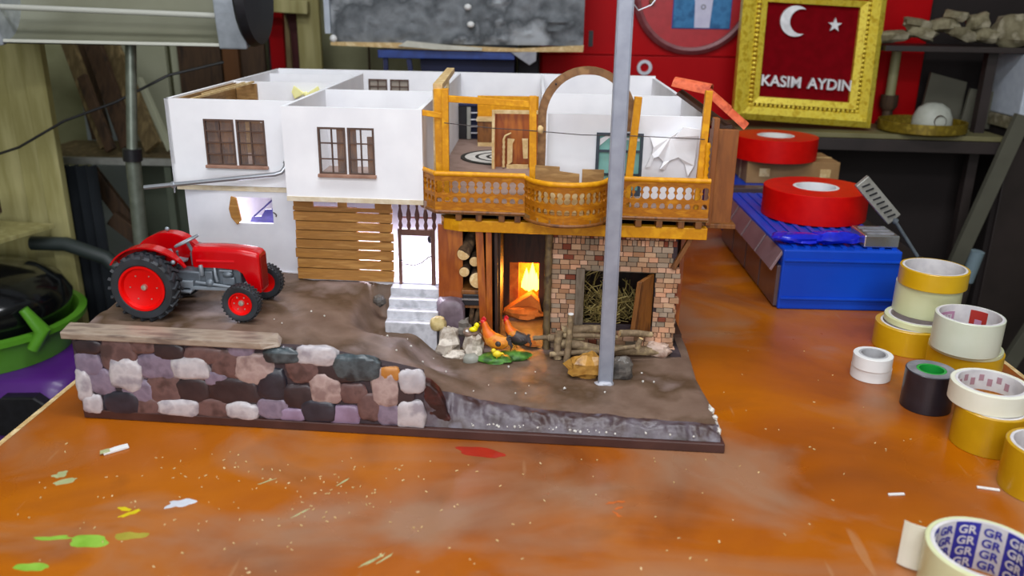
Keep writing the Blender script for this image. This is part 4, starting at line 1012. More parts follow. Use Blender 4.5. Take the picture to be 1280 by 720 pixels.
MB().box(4.6, 9.2, -.85, .85, 2.3, 4.9).box(5.3, 6.2, -1.2, -.8, 3.4, 4.5).box(7.2, 8.6, -1.25, -.8, 3.0, 3.9).ball((7.9, -1.15, 4.2), (.6, .35, .35), 12, 8).ball((5.9, -1.25, 3.2), (.5, .4, .5), 12, 8).box(9.0, 10.4, -.55, .55, 2.2, 3.0).build('engine', tgrey, tr, bevel=.12, smooth=40)
MB().tube([(6.5, -1.1, 4.9), (6.6, -1.35, 4.2), (6.7, -1.2, 3.4)], .16, 8).tube([(7.0, -1.05, 4.6), (8.4, -1.1, 4.6)], .14, 8).tube([(5.0, -1.15, 5.2), (5.1, -1.3, 4.6), (5.0, -1.1, 4.1)], .25, 8).build('engine_pipe', tlight, tr, smooth=50)
for s in (-1, 1):
    MB().box(1.2, 3.9, s*1.3-.55, s*1.3+.55+(-.6 if s > 0 else 0), 2.15, 2.4).bar((1.2, s*1.4, 3.0), (4.0, s*1.2, 3.0), .4, .8).build('foot_plate', tlight, tr, bevel=.08)
    MB().bar((3.6, s*1.2, 2.6), (9.9, s*1.6, 2.7), .3, .35).tube([(4.2, s*1.0, 3.2), (9.6, s*1.9, 2.9)], .17, 8).build('side_bar', tlight, tr, bevel=.05)
MB().tube([(WB-.1, -3.2, 2.0), (WB-.2, -1.6, 2.5), (WB-.2, 0, 2.8), (WB-.2, 1.6, 2.5), (WB-.1, 3.2, 2.0)], [.3, .33, .4, .33, .3], 12).build('front_axle', tlight, tr, smooth=50)
# hood: section swept along x, bent down in front as the grille
def sect(x, w, zb, zt, r=.55, n=5):
    pts = []
    pts.append((x, -w, zb))
    for k in range(n+1):
        a = PI-PI/2*k/n; pts.append((x, -w+r+r*math.cos(a), zt-r+r*math.sin(a)))
    for k in range(n+1):
        a = PI/2-PI/2*k/n; pts.append((x, w-r+r*math.cos(a), zt-r+r*math.sin(a)))
    pts.append((x, w, zb)); return pts
hd = MB(); secs = [sect(4.1, 1.05, 5.2, 6.9), sect(4.3, 1.2, 4.95, 7.15), (sect(7, 1.25, 4.95, 7.2)), (sect(9.0, 1.25, 4.8, 7.1)), sect(9.6, 1.27, 4.4, 7.05), sect(10.0, 1.27, 3.4, 6.98), sect(10.6, 1.27, 2.3, 6.9), sect(11.2, 1.22, 2.2, 6.75), sect(11.45, 1.1, 2.3, 6.5, .5)]
vs = [p for s in secs for p in s]; m = len(secs[0]); fs = [(i*m+k, i*m+(k+1) % m, (i+1)*m+(k+1) % m, (i+1)*m+k) for i in range(len(secs)-1) for k in range(m)]+[tuple(range(m-1, -1, -1)), tuple((len(secs)-1)*m+k for k in range(m))]
hd.add(vs, fs).build('hood', tred, tr, smooth=40)
MB().prism([(4.6, 5.6), (8.8, 5.65), (8.8, 5.85), (4.6, 5.8)], -1.29, -1.2, 'xz').build('hood_strip', mat('hood_strip_red', 'd81420', .25), tr)
g = MB()
for i in range(9): g.box(11.42, 11.56, -.85+.2*i, -.77+.2*i, 2.6, 6.1)
g.build('grille', mat('grille_red', '8a0006', .3), tr)
MB().lathe([(.01, 0), (.36, .05), (.4, .2), (.36, .3)], 14, (9.9, -1.25, 3.1), 'y').build('side_lamp', tlight, tr, smooth=40)
# fenders
for s in (-1, 1):
    fd = MB(); y0, y1 = (s*2.2, s*3.6); vs = []; n = 18
    for k in range(n+1):
        a = R(-2)+(R(178)-R(-2))*k/n if False else R(24)+R(126)*k/n
        r0, r1 = 3.98, 4.15; w = .25+.75*math.sin(min(1, k/n*2.2)*PI/2)
        for r_, y in ((r1, y0), (r1, y0+(y1-y0)*w), (r0, y0+(y1-y0)*w), (r0, y0)):
            vs.append((r_*math.cos(a)*1.04, y, 3.65+r_*math.sin(a)*.98))
    fs = [(i*4+k, i*4+(k+1) % 4, i*4+4+(k+1) % 4, i*4+4+k) for i in range(n) for k in range(4)]+[(0, 1, 2, 3), (4*n+3, 4*n+2, 4*n+1, 4*n)]
    fd.add(vs, fs)
    # inner cheek of the fender
    pts = [(3.98*math.cos(a)*1.04, 3.65+4.05*math.sin(a)*.98) for a in [R(36)+R(114)*k/14 for k in range(15)]]+[(-3.0, 4.6), (1.8, 4.6)]
    fd.prism(pts, s*2.2-.08, s*2.2+.08, 'xz')
    fd.build('fender', tred, tr, smooth=40)
    MB().ball((2.9 if s < 0 else -.3, s*3.0, 6.0 if s < 0 else 7.95), (.25, .2, .25), 10, 6).build('fender_lamp', tlight, tr, smooth=60)
# seat, steering, exhaust, linkage
MB().add(*(lambda P: (P[0], P[1]))(([(x+2.0, y-.3, z+.1) for x, y, z in [(-.9, -.9, 6.3), (-1.3, 0, 6.5), (-.9, .9, 6.3), (-.6, -1.0, 5.5), (-.9, 0, 5.4), (-.6, 1.0, 5.5), (.5, -.95, 5.3), (.4, 0, 5.1), (.5, .95, 5.3), (1.1, -.5, 5.45), (1.2, 0, 5.4), (1.1, .5, 5.45)]]+[(x+2.0, y-.3, z-.05) for x, y, z in [(-.9, -.9, 6.3), (-1.3, 0, 6.5), (-.9, .9, 6.3), (-.6, -1.0, 5.5), (-.9, 0, 5.4), (-.6, 1.0, 5.5), (.5, -.95, 5.3), (.4, 0, 5.1), (.5, .95, 5.3), (1.1, -.5, 5.45), (1.2, 0, 5.4), (1.1, .5, 5.45)]],
    [f for i in range(3) for j in range(2) for f in ((i*3+j, i*3+j+1, i*3+j+4, i*3+j+3), (12+i*3+j+3, 12+i*3+j+4, 12+i*3+j+1, 12+i*3+j))]+[(0, 12, 13, 1), (1, 13, 14, 2), (9, 10, 22, 21), (10, 11, 23, 22)]+[(i*3, i*3+3, 12+i*3+3, 12+i*3) for i in range(3)]+[(i*3+2, 12+i*3+2, 12+i*3+5, i*3+5) for i in range(3)]))).build('seat', tlight, tr, smooth=60)
MB().tube([(1.8, -.3, 4.6), (2.1, -.3, 5.1)], .35, 10).build('seat_post', tgrey, tr)
st = MB(); c = Vector((3.2, 0, 7.5)); ax = Vector((-.42, 0, .9)).normalized(); u = Vector((0, 1, 0)); v = ax.cross(u)
ring = [c+u*1.3*math.cos(2*PI*k/28)+v*1.3*math.sin(2*PI*k/28) for k in range(29)]
st.tube(ring, .13, 8, False)
for k in range(3): st.bar(c, c+u*1.25*math.cos(2*PI*k/3)+v*1.25*math.sin(2*PI*k/3), .18, .1)
st.build('steering_wheel', tlight, tr, smooth=50)
MB().tube([c, c-ax*2.6], .18, 8).build('steering_column', tgrey, tr, smooth=50)
MB().tube([(2.6, -.6, 4.6), (2.4, -.8, 6.4)], .1, 6).ball((2.4, -.8, 6.5), .16, 8, 5).tube([(3.3, .6, 4.6), (3.2, .7, 6.0)], .1, 6).build('gear_lever', tgrey, tr, smooth=50)
for s in (-1, 1): MB().bar((-1.4, s*.9, 2.9), (-4.4, s*1.1, 2.4), .2, .3).build('link_arm', tgrey, tr)
MB().box(-4.4, -4.1, -1.1, 1.1, 2.3, 2.6).build('drawbar', tgrey, tr)
MB().tube([(5.2, 1.3, 2.4), (3.2, 1.5, 1.8), (-.5, 1.4, 1.8)], .2, 8).build('exhaust', tgrey, tr, smooth=50)
LEDK = 1.0

# ------------------------------------------------------------------ lamps inside the lower storey
H('light_strip', MB().box(-41, -13, 106.5, 107.5, 18.6, 18.9), led)
for x, e in ((-36, .55), (-26, .55), (-17, .6)):
    l = bpy.data.lights.new('strip_light', 'AREA'); l.size = .03; l.energy = e*LEDK; l.color = (.86, .84, 1)
    o = bpy.data.objects.new('strip_light', l); C.objects.link(o); o.location = (x*S, sh(x, 107)*S, .182)

# ------------------------------------------------------------------ tape rolls
def ring(mb, r0, r1, z0, z1, c, n=56, bev=.06):
    return mb.lathe([(r0, z0), (r1-bev, z0), (r1, z0+bev), (r1, z1-bev), (r1-bev, z1), (r0, z1)], n, c, closed=True)
def roll(x, y, z, r, h, ri, m, label, group=None, mcore=coreW, side=None, wallc=.28):
    t = thing('tape_roll', label, 'tape', (x, y, z), group, local=True)
    ring(MB(), ri+wallc, r, 0, h, (0, 0, 0)).build('tape', m, t, smooth=35)
    if side: MB().lathe([(ri+wallc, 0), (r-.1, 0), (r-.1, .02), (ri+wallc, .02)], 56, (0, 0, h), closed=True).build('side_face', side, t)
    ring(MB(), ri, ri+wallc-.005, .02, h+.01, (0, 0, 0), bev=.03).build('core', mcore, t, smooth=35)
    return t
gy_ = 'rolls of packing tape piled at the right side of the bench'
roll(48.9, 102.6, 0, 4.3, 3.3, 3.4, tyel, 'yellow tape roll at the bottom of the rear stack', gy_)
roll(49.9, 102.9, 3.32, 4.15, .8, 3.4, tpale, 'thin pale tape roll between the two yellow ones of the rear stack', gy_)
roll(51.3, 104.6, 4.15, 3.98, 3.95, 3.3, tpale, 'tall pale greenish tape roll in the middle of the rear stack', gy_)
roll(51.3, 104.0, 8.12, 4.1, 2.3, 3.55, tyel, 'yellow tape roll at the top of the rear stack', gy_)
roll(52.0, 94.4, 0, 4.15, 3.3, 3.4, tyel, 'yellow tape roll under the milky white one with a red core label', gy_)
roll(51.7, 94.0, 3.32, 4.0, .55, 3.4, tpale, 'thin cream tape roll under the milky white one', gy_)
t = roll(51.0, 93.1, 3.9, 3.72, 4.1, 3.3, tpalew, 'milky white tape roll with pink lettering inside its core', gy_)
def inner(t, ri, a0, a1, z0, z1, m, name, d=.03):
    mb = MB(); n = 14; vs = []
    for k in range(n+1):
        a = a0+(a1-a0)*k/n
        for q in (ri, ri-d):
            for z in (z0, z1): vs.append((q*math.cos(a), q*math.sin(a), z))
    fs = []
    for k in range(n):
        b = k*4; fs += [(b+2, b+3, b+7, b+6), (b, b+4, b+5, b+1), (b+1, b+5, b+7, b+3), (b, b+2, b+6, b+4)]
    fs += [(0, 1, 3, 2), (4*n, 4*n+2, 4*n+3, 4*n+1)]
    return mb.add(vs, fs).build(name, m, t)
def core_text(t, txt, ri, a, z, size, m, name='lettering'):
    fn = lambda x, y, zz: ((ri-.04+(-zz))*math.cos(a-x/ri), (ri-.04+(-zz))*math.sin(a-x/ri), z+y)
    mb = text_mb(txt, size, .03, fn); return mb.build(name, m, t)
inner(t, 3.3, R(92), R(138), 2.0, 3.3, ink_pink, 'pink_label'); core_text(t, 'NCEL', 3.26, R(115), 2.25, 1.0, coreW)
inner(t, 3.3, R(28), R(62), .4, 3.7, ink_red, 'red_label')
inner(t, 3.3, R(38), R(52), 1.4, 2.6, ink_pink, 'pink_square', .05)
gw = 'small white tape rolls stacked in pairs'
roll(40.5, 92.8, 0, 2.28, 1.45, 1.35, twhite, 'lower of the two small white tape rolls', gw)
roll(40.35, 92.5, 1.47, 2.22, 1.6, 1.35, twhite, 'upper of the two small white tape rolls', gw, mat('grey_core', ['a8a8aa', 'b4b4b6'], .6))
roll(43.7, 85.2, 0, 2.6, 4.45, 1.25, tbk, 'black tape roll with a bright green core', None, coreG, greyside)
MBc = roll(46.25, 77.0, 0, 3.35, 4.2, 2.7, tyeld, 'amber yellow tape roll under the white masking tape', gy_)
t = roll(46.1, 78.0, 4.22, 3.65, 2.1, 2.95, tcream, 'white masking tape roll with a printed core on the amber roll', gy_, coreW)
for k in range(9):
    a = R(25+k*16); inner(t, 2.95, a, a+R(9), .5+(k % 2)*.5, 1.3+(k % 2)*.4, ink_brown, 'mauve_mark')
roll(46.9, 68.6, 0, 3.4, 4.6, 2.8, tyeld, 'blurred amber tape roll cut off by the picture at the far right', gy_)
t = roll(33.9, 53.3, 0, 4.2, 4.2, 3.55, tpale, 'cream tape roll with a blue printed core and a loose tape end', None, coreW, wallc=.3)
fl = MB(); fv = []
for k in range(7):
    a = k/6; x, y = -3.3-1.3*a-.2*math.sin(PI*a), 2.5+1.0*a; fv += [(x+.9*(1-a)*.0, y, .2), (x, y, 4.15)]
fl.add(fv+[(x, y+.06, z) for x, y, z in fv], [(2*k, 2*k+2, 2*k+3, 2*k+1) for k in range(6)]+[(14+2*k, 14+2*k+1, 14+2*k+3, 14+2*k+2) for k in range(6)]+[(12, 26, 27, 13), (1, 3, 17, 15), (0, 14, 16, 2)]+[(2*k+1, 2*k+3, 14+2*k+3, 14+2*k+1) for k in range(1, 6)])
fl.build('loose_end', tcream, t)
for k in range(6):
    a0 = R(10+k*30)
    if k % 2 == 0: inner(t, 3.55, a0, a0+R(30), .0+.05, 4.15, ink_blue, 'blue_band')
    for j in range(4):
        core_text(t, 'GR', 3.5, a0+R(15), .25+j*.98, 1.0, coreW if k % 2 == 0 else ink_blue)

# ------------------------------------------------------------------ blue organiser and what lies on it
t = thing('blue_drawer_box', 'blue plastic drawer box with smoky drawers on its left side', 'drawer box', (43.6, 135, 0))
mb = MB().box(35.5, 52.2, 115.5, 153, 0, 9)
mb.build('casing', blue, t, bevel=.25)
rb = MB()
for i in range(9): rb.box(37+i*1.75, 37.7+i*1.75, 116.5, 152, 9, 9.22)
rb.build('top_rib', blue, t)
MB().box(35.7, 52.0, 115.2, 115.5, 7.3, 7.6).box(35.7, 52.0, 115.2, 115.5, 1.6, 1.9).build('front_rib', blue, t, bevel=.05)
for i in range(4):
    y0 = 116.1+i*9.2
    d = MB().box(35.0, 35.6, y0, y0+8.7, .3, 6.4).build('drawer', drawerm, t, bevel=.1)
    MB().add([(33.9, y0, 5.9), (33.9, y0+8.5, 5.9), (35.4, y0+8.5, 8.7), (35.4, y0, 8.7), (34.2, y0, 5.6), (34.2, y0+8.5, 5.6), (35.6, y0+8.5, 8.2), (35.6, y0, 8.2)], [(0, 1, 2, 3), (7, 6, 5, 4), (0, 4, 5, 1), (1, 5, 6, 2), (2, 6, 7, 3), (3, 7, 4, 0)]).build('drawer_lip', drawerlip, d, bevel=.08)
t = thing('blue_drawer_box', 'farther blue plastic box under the cardboard carton', 'drawer box', (44, 168, 0))
MB().box(36.5, 53, 157.5, 180, 0, 8.6).build('casing', blue, t, bevel=.25)
MB().box(36.3, 44, 156.9, 160, 6.4, 9.0).build('brown_tray', drawerm, t, bevel=.1)
t = thing('carton', 'brown cardboard carton under the farther red tape roll', 'carton', (49, 169, 8.8))
MB().box(41.2, 59, 163.5, 175, 8.65, 12.95).build('box_body', carton, t, bevel=.1)
MB().box(41.15, 59.05, 168.6, 169.6, 8.6, 13.0).build('packing_strip', palew, t)
for x in (43.6, 55.3): MB().box(x, x+2, 163.35, 163.5, 10, 11.6).build('pale_stamp', palew, t)
gr = 'large red tape rolls on the blue boxes'
roll(47.3, 168.2, 13.05, 8.1, 4.3, 3.1, tredt, 'farther large red tape roll, on the cardboard carton', gr, twhite, wallc=.5)
roll(45.6, 135.8, 9.25, 8.2, 4.7, 3.1, tredt, 'nearer large red tape roll, on the blue drawer box', gr, twhite, wallc=.5)
t = thing('plastic_bag', 'crumpled shiny blue plastic bag lying on the front of the drawer box', 'bag', (41, 119, 9.3))
MB().ball((38.8, 118.4, 9.9), (3.6, 1.6, .8), 18, 8, .25, 3).ball((43.5, 118.8, 10.0), (3.8, 1.6, .9), 18, 8, .3, 6).ball((36.2, 119.6, 9.8), (1.6, 1.8, .6), 12, 6, .3, 8).build('sack', bluebag, t, smooth=40)
t = thing('steel_block', 'small shiny steel block at the right front corner of the drawer box', 'steel block', (49.4, 119.5, 9.25))
MB().box(47.0, 51.9, 116.6, 122.4, 9.25, 11.0).build('block', chrome, t, bevel=.15)
for i in range(3): MB().box(47.6, 51.4, 117.6+i*1.6, 118.2+i*1.6, 11.0, 11.1).build('groove', greyside, t)
t = thing('black_case', 'black low case standing right of the blue drawer box', 'case', (56, 135, 0))
MB().box(52.9, 60.5, 114.5, 181, 0, 5.0).build('shell', blackm, t, bevel=.5)
MB().box(53.5, 60.0, 116, 150, 5.0, 5.3).build('lid', blackm, t, bevel=.1)
t = thing('rasp', 'grey perforated rasp with a thin shaft leaning behind the tapes', 'rasp', (54, 126, 5.3))
MB().bar((48.5, 125, 17.2), (54.2, 125.0, 11.4), 2.3, .9, up=(0, 1, 0)).build('blade', mat('rasp_metal', ['8e8c84', 'a2a098'], .45, .4, scale=60), t, bevel=.15)
mb = MB(); dd = (Vector((54.2, 125, 11.4))-Vector((48.5, 125, 17.2))).normalized()
for i in range(8):
    c = Vector((48.9, 124.45, 16.8))+dd*(i*.9+.3); q = dd.cross(Vector((0, 1, 0)))
    mb.bar(c-q*.55-dd*.2, c+q*.55+dd*.2, .2, .3, up=(0, 1, 0))
mb.build('teeth', blackm, t)
MB().tube([(54.0, 125, 11.6), (54.6, 125, 11.0)], .5, 10).tube([(54.4, 125, 11.2), (58.8, 125.2, 5.6)], .28, 10).build('shaft', tgrey, t, smooth=50)

# ------------------------------------------------------------------ right back: gold frame, shelving
def K(x, y): return y-.07*(x-44)
t = thing('gold_frame', 'gold framed crimson plaque with a crescent, a star and silver lettering', 'framed plaque', (57.3, 185, 16.4))
z0, z1, x0, x1 = 18.2, 47.5, 42.7, 71.6; w = 5.0
GF = lambda mb: setattr(mb, 'v', [(x, K(x, y)+(z-16.4)*.05, z-.045*(x-42.7)) for x, y, z in mb.v]) or mb
def mitre(a, d0, d1, inset0, inset1):
    mb = MB()
    A = [(x0+inset0, z0+inset0), (x1-inset0, z0+inset0), (x1-inset0, z1-inset0), (x0+inset0, z1-inset0)]
    B = [(x0+inset1, z0+inset1), (x1-inset1, z0+inset1), (x1-inset1, z1-inset1), (x0+inset1, z1-inset1)]
    vs = [(x, 186+d0, z) for x, z in A]+[(x, 186+d1, z) for x, z in B]+[(x, 188, z) for x, z in A]+[(x, 188, z) for x, z in B]
    fs = []
    for i in range(4):
        j = (i+1) % 4; fs += [(i, j, 4+j, 4+i), (8+j, 8+i, 12+i, 12+j), (i, 8+i, 8+j, j), (4+j, 12+j, 12+i, 4+i)]
    return mb.add(vs, fs)
GF(mitre(0, -.2, -1.4, 0, 1.4)).build('frame_moulding', gold, t); GF(mitre(0, -1.4, -.4, 1.4, 2.9)).build('frame_moulding', gold, t); GF(mitre(0, -.9, -.3, 3.7, w)).build('frame_moulding', gold, t)
bd = MB()
for sx in (x0+3.3, x1-3.3):
    z = z0+3.3
    while z < z1-3: bd.ball((sx, 185.7, z), (.5, .5, .42), 8, 5); z += .95
x = x0+3.8
while x < x1-3.4: bd.ball((x, 185.7, z0+3.3), (.42, .5, .5), 8, 5); x += .95
GF(bd).build('beading', gold, t, smooth=60)
GF(MB().box(x0+4, x1-4, 186.6, 187.4, z0+4, z1-4)).build('velvet_panel', velvet, t)
cr_ = []; cx, cz = 53.8, 39.0; r1_, r2_, d_ = 3.1, 2.5, 1.35
xi = (r1_**2-r2_**2+d_**2)/(2*d_); zi = math.sqrt(r1_**2-xi**2); a1 = math.atan2(zi, xi); a2 = math.atan2(zi, xi-d_)
for k in range(31):
    a = a1+(2*PI-2*a1)*k/30; cr_.append((cx+r1_*math.cos(a), cz+r1_*math.sin(a)))
for k in range(1, 30):
    a = (2*PI-a2)-(2*PI-2*a2)*k/30; cr_.append((cx+d_+r2_*math.cos(a), cz+r2_*math.sin(a)))
cq = MB(); nn = 30
oo = cr_[:31]; ii = [cr_[30]]+cr_[31:]+[cr_[0]]; ii = ii[::-1]
cq.add([(x, 185.9, z) for x, z in oo]+[(x, 185.9, z) for x, z in ii]+[(x, 186.6, z) for x, z in oo]+[(x, 186.6, z) for x, z in ii],
       [(k, k+1, 31+k+1, 31+k) for k in range(30)]+[(62+k+1, 62+k, 93+k, 93+k+1) for k in range(30)]+[(k+1, k, 62+k, 62+k+1) for k in range(30)]+[(31+k, 31+k+1, 93+k+1, 93+k) for k in range(30)])
GF(cq).build('crescent', lettersilver, t)
sp = []
for k in range(10):
    a = R(90+36*k); r = 1.45 if k % 2 == 0 else .6; sp.append((61.9+r*math.cos(a), 38.7+r*math.sin(a)))
GF(MB().prism(sp, 185.9, 186.6)).build('star', lettersilver, t)
for wd, xx in (('KASIM', 52.1), ('AYDIN', 62.3)):
    GF(text_mb(wd, 3.1, .7, lambda x, y, z: (xx+x*.98, 186.2-z, 25.6+y))).build('lettering', lettersilver, t)

sv = thing('shelving_unit', 'dark shelving unit standing behind the right end of the bench', 'shelf', (80, 200, FZ))
SK = lambda mb: setattr(mb, 'v', [(x, K(x, y), z) for x, y, z in mb.v]) or mb
SK(MB().box(40, 98, 182.5, 199.5, 15.2, 16.2)).build('shelf_board', shelftop, sv, bevel=.1)
SK(MB().box(40, 98, 182.2, 183, 12.6, 15.1)).build('front_rail', shelfdark, sv, bevel=.1)
SK(MB().box(72, 135, 185, 199, 32.9, 34.0)).build('shelf_board', shelfdark, sv, bevel=.1)
SK(MB().box(87.5, 135, 203.5, 204.5, 18, 60)).build('back_board', darkback, sv)
SK(MB().box(40, 98.5, 196.5, 197.2, FZ, 12)).build('back_board', darkback, sv)
SK(MB().box(134, 136, 185, 201, FZ, 60)).build('upright', shelfdark, sv); SK(MB().box(39, 41, 190, 196, FZ, 12.5)).build('upright', shelfdark, sv)
SK(MB().box(94, 96, 188, 190, FZ, 33)).build('upright', shelfdark, sv)
SK(MB().box(41, 96, 186, 196, -30, -29)).build('shelf_board', shelfdark, sv)
rr = random.Random(9)
gp = 'scraps heaped on the upper dark shelf'
pos = [(74, 34.2, 7, 1.2, 5), (80, 35.2, 6, 1.4, -14), (79, 37.0, 5, 1.0, -8), (84.5, 36.8, 5, 1.5, 8), (88, 35.2, 6, 1.2, -18), (91, 37.6, 4, 1.6, 12), (86.5, 38.6, 4, 1.0, -6), (93, 35.0, 5, 1.6, -8)]
lb = ['long pinkish scrap poking out at the left end of the upper shelf', 'pale scrap second from the left on the upper shelf', 'thin scrap lying on the second pale one', 'rounded scrap in the middle top of the upper shelf heap', 'slanting scrap sliding down to the right', 'darker scrap near the white box side', 'topmost small scrap of the upper shelf heap', 'low flat scrap before the stone slab']
for (x, z, w_, h_, a), l_ in zip(pos, lb):
    a = R(a); mb = MB().ball((0, 0, 0), (w_*.55, 2.2, h_), 12, 7, .3, x, .6)
    mb.v = [(x+p*math.cos(a)-q*math.sin(a)*0-r_*math.sin(a), K(x, 189)+q, z+1.4+p*math.sin(a)+r_*math.cos(a)) for p, q, r_ in mb.v]
    tag(mb.build('stone_scrap', rubble, smooth=25), l_, 'scrap', gp)
tag(MB().ball((100.5, K(100, 189), 37.3), (6.5, 3, 3.2), 16, 8, .2, 4, .7).build('stone_slab', rubble, smooth=30), 'wide flat slab at the right end of the upper shelf', 'slab')
t = thing('round_tray', 'round brass rimmed tray on the shelf right of the gold frame', 'tray', (83.0, K(83, 188), 16.25), local=True)
MB().lathe([(.01, 0), (8.4, 0), (8.9, .4), (8.9, 2.4), (8.5, 2.4), (8.4, .7), (.01, .5)], 44).build('tray_body', mat('brass', ['8a7420', '74601a', 'a08a30'], .4, .4, scale=60), t, smooth=40)
t = thing('white_dish', 'white upturned dish lying in the brass rimmed tray', 'dish', (84.5, K(84, 187), 17), local=True)
MB().lathe([(4.0, 0), (3.9, 1.6), (3.1, 3.4), (1.6, 4.4), (.01, 4.6)], 28, (0, 0, .9)).build('dome', mat('dull_white', ['a4a69a', 'b0b2a6'], .5), t, smooth=60)
MB().lathe([(1.2, -2.6), (1.3, -2.0), (.8, -2.0)], 16, (0, -1.5, 2.0), 'y').build('dark_mouth', woodscrapd, t)
t = thing('candle', 'pale candle in a dark holder behind the brass tray', 'candle', (79.6, K(80, 198.5), 16.25), local=True)
MB().lathe([(.01, 0), (2.3, 0), (2.2, .6), (1.2, 1.2), (1.1, 3), (1.9, 4), (1.9, 6.5), (.01, 6.5)], 20).build('holder', woodscrapd, t, smooth=40)
MB().tube([(0, 0, 6.5), (0, 0, 16)], 1.05, 12).build('wax', mat('candle_wax', 'a09c70', .5), t, smooth=50)
for i, (x, a, lab) in enumerate(((91, 12, 'grey board leaning behind the brass tray, left one'), (98.5, 10, 'grey board leaning behind the brass tray, right one'))):
    mb = MB().prism([(x-5, 16.3), (x+4, 16.3), (x+3+a*.1, 26-i*2), (x-4, 28-i*3)], K(x, 197)-i*3, K(x, 198)-i*3)
    tag(mb.build('leaning_board', greyboard, bevel=.1), lab, 'board')
t = thing('long_plank', 'long grey plank leaning diagonally below the white box', 'plank', (92, 183, -28))
MB().bar((86, K(90, 183), -40), (99.5, K(100, 181), 21), 3.2, 1.5, up=(0, 1, 0)).build('board', greyboard, t, bevel=.1)
t = thing('long_plank', 'second grey plank leaning at the lower right edge of the picture', 'plank', (106, 170, -40))
MB().bar((93, 165, -48), (113, 166, 2), 3.2, 1.5, up=(0, 1, 0)).build('board', greyboard, t, bevel=.1)
t = thing('white_box', 'white box at the right end under the upper shelf', 'box', (106, K(106, 190), 19))
MB().box(99.5, 116, K(106, 183), K(106, 200), 20.2, 32.8).build('box_body', whitebox, t, bevel=.3)
MB().box(99.3, 116.2, K(106, 182.7), K(106, 200), 17.6, 20.1).build('pale_base', rubble, t, bevel=.1)
t = thing('dark_cabinet', 'very dark tall cabinet filling the right end behind the planks', 'cabinet', (116, 196, FZ))
MB().box(100, 133, K(116, 188), K(116, 208), FZ, 17.4).build('cabinet_body', darkback, t, bevel=.3)
MB().box(101, 132, K(116, 187.3), K(116, 188), FZ+3, 15).build('door_panel', shelfdark, t, bevel=.2)
t = thing('broom', 'pale grey broom handle standing before the dark cabinet', 'broom', (84, 155, FZ))
MB().tube([(79.2, 158, FZ+4), (81.8, 152.5, -7)], .7, 10).build('stick', shelfdark, t, smooth=50)
MB().tube([(81.6, 152.6, -7), (82.3, 152, -1)], 1.2, 12).build('grip', mat('pale_grip', '6e8088', .5), t, smooth=50)
MB().box(72, 86, 156, 160, FZ, FZ+5).build('head', shelfdark, t, bevel=.4)

# ------------------------------------------------------------------ red cabinet with hoop and portrait
t = thing('red_cabinet', 'large red enamelled metal cabinet behind the model house', 'cabinet', (43, 212, FZ))
KR = lambda mb: setattr(mb, 'v', [(x, y-.05*x, z) for x, y, z in mb.v]) or mb
KR(MB().box(.4, 87, 203, 222, FZ, 85)).build('cabinet_body', redcab, t, bevel=.4)
KR(MB().box(.8, 60, 202.2, 203, 2, 30.2)).build('lower_door', redcab, t, bevel=.3)
KR(MB().box(.8, 60, 201.9, 203, 30.3, 30.5)).build('door_rail', redcab, t, bevel=.2)
KR(MB().box(8.4, 9.4, 202.7, 203.1, 32.5, 37).box(11.6, 12.6, 202.7, 203.1, 32, 35.5)).build('vent_slot', blackm, t)
KR(MB().lathe([(1.0, 0), (1.7, 0), (1.7, -.6), (1.0, -.6)], 24, (24.6, 202.2, 27.6), 'y', closed=True)).build('key_ring_plate', silver, t, smooth=40)
t = thing('hanging_hoop', 'round dark red hoop hanging on the red cabinet around the portrait', 'hoop', (34.4, 200, 31))
KR(MB().lathe([(12.0, 0), (12.0, -1.6), (12.7, -1.8), (13.6, -1.0), (13.6, 0)], 60, (34.6, 202.75, 44.2), 'y', closed=True)).build('hoop_band', mat('hoop_pinkish', ['8a4a4c', '7a3a40'], .4), t, smooth=40)
KR(MB().lathe([(.01, 0), (12.0, 0), (12.0, -.3), (.01, -.3)], 48, (34.6, 202.75, 44.2), 'y')).build('hoop_disc', mat('disc_red', ['b41420', 'a80c18'], .4), t, smooth=40)
KR(MB().lathe([(.01, -.3), (.7, -.3), (.6, -1.2), (.01, -1.2)], 14, (24.2+1.2, 202.4, 42.0), 'y')).build('knob', brownw, t, smooth=40)
t = thing('portrait_photo', 'portrait print of a person in a blue jacket over a white shirt', 'photograph', (36.6, 201, 36))
KR(MB().box(30.2, 43.2, 202.2, 202.4, 36.3, 52)).build('print', mat('photo_backdrop', ['2a3a8c', '34449a'], .5), t)
KR(MB().prism([(30.4, 36.5), (35.2, 36.5), (35.0, 42), (34, 46), (31.5, 44.6), (30.4, 43.0)], 202.0, 202.15).prism([(38.6, 36.5), (43.0, 36.5), (43, 43), (41.6, 44.8), (39.6, 46), (38.9, 42)], 202.0, 202.15)).build('jacket', mat('denim_blue', ['2a6ea0', '3a7eb0', '205c8c'], .7, scale=40), t)
KR(MB().prism([(35.2, 36.5), (38.6, 36.5), (38.9, 42), (39.4, 46.6), (34.2, 46.6), (35.0, 42)], 202.05, 202.2)).build('shirt', mat('shirt_pale', ['c4c4dc', 'd0d0e4'], .7), t)
KR(MB().prism([(35.6, 44.4), (36.8, 42.6), (38.0, 44.4), (38.2, 47), (35.4, 47)], 201.95, 202.06)).build('neck_skin', mat('skin_brown', ['5a4034', '6a4c3c'], .7), t)  # skin-brown neck shape above the shirt in the print
KR(MB().prism([(31.5, 43.8), (34.2, 45.4), (34.0, 46.2), (31.2, 44.8)], 201.95, 202.05).prism([(40.0, 45.8), (42.8, 44.2), (43.0, 45), (40.2, 46.6)], 201.95, 202.05)).build('shoulder_strap', palew, t)
KR(MB().lathe([(.35, 0), (.55, 0), (.55, -.1), (.35, -.1)], 14, (36.9, 202.0, 41.0), 'y', closed=True)).build('pendant', greyside, t)
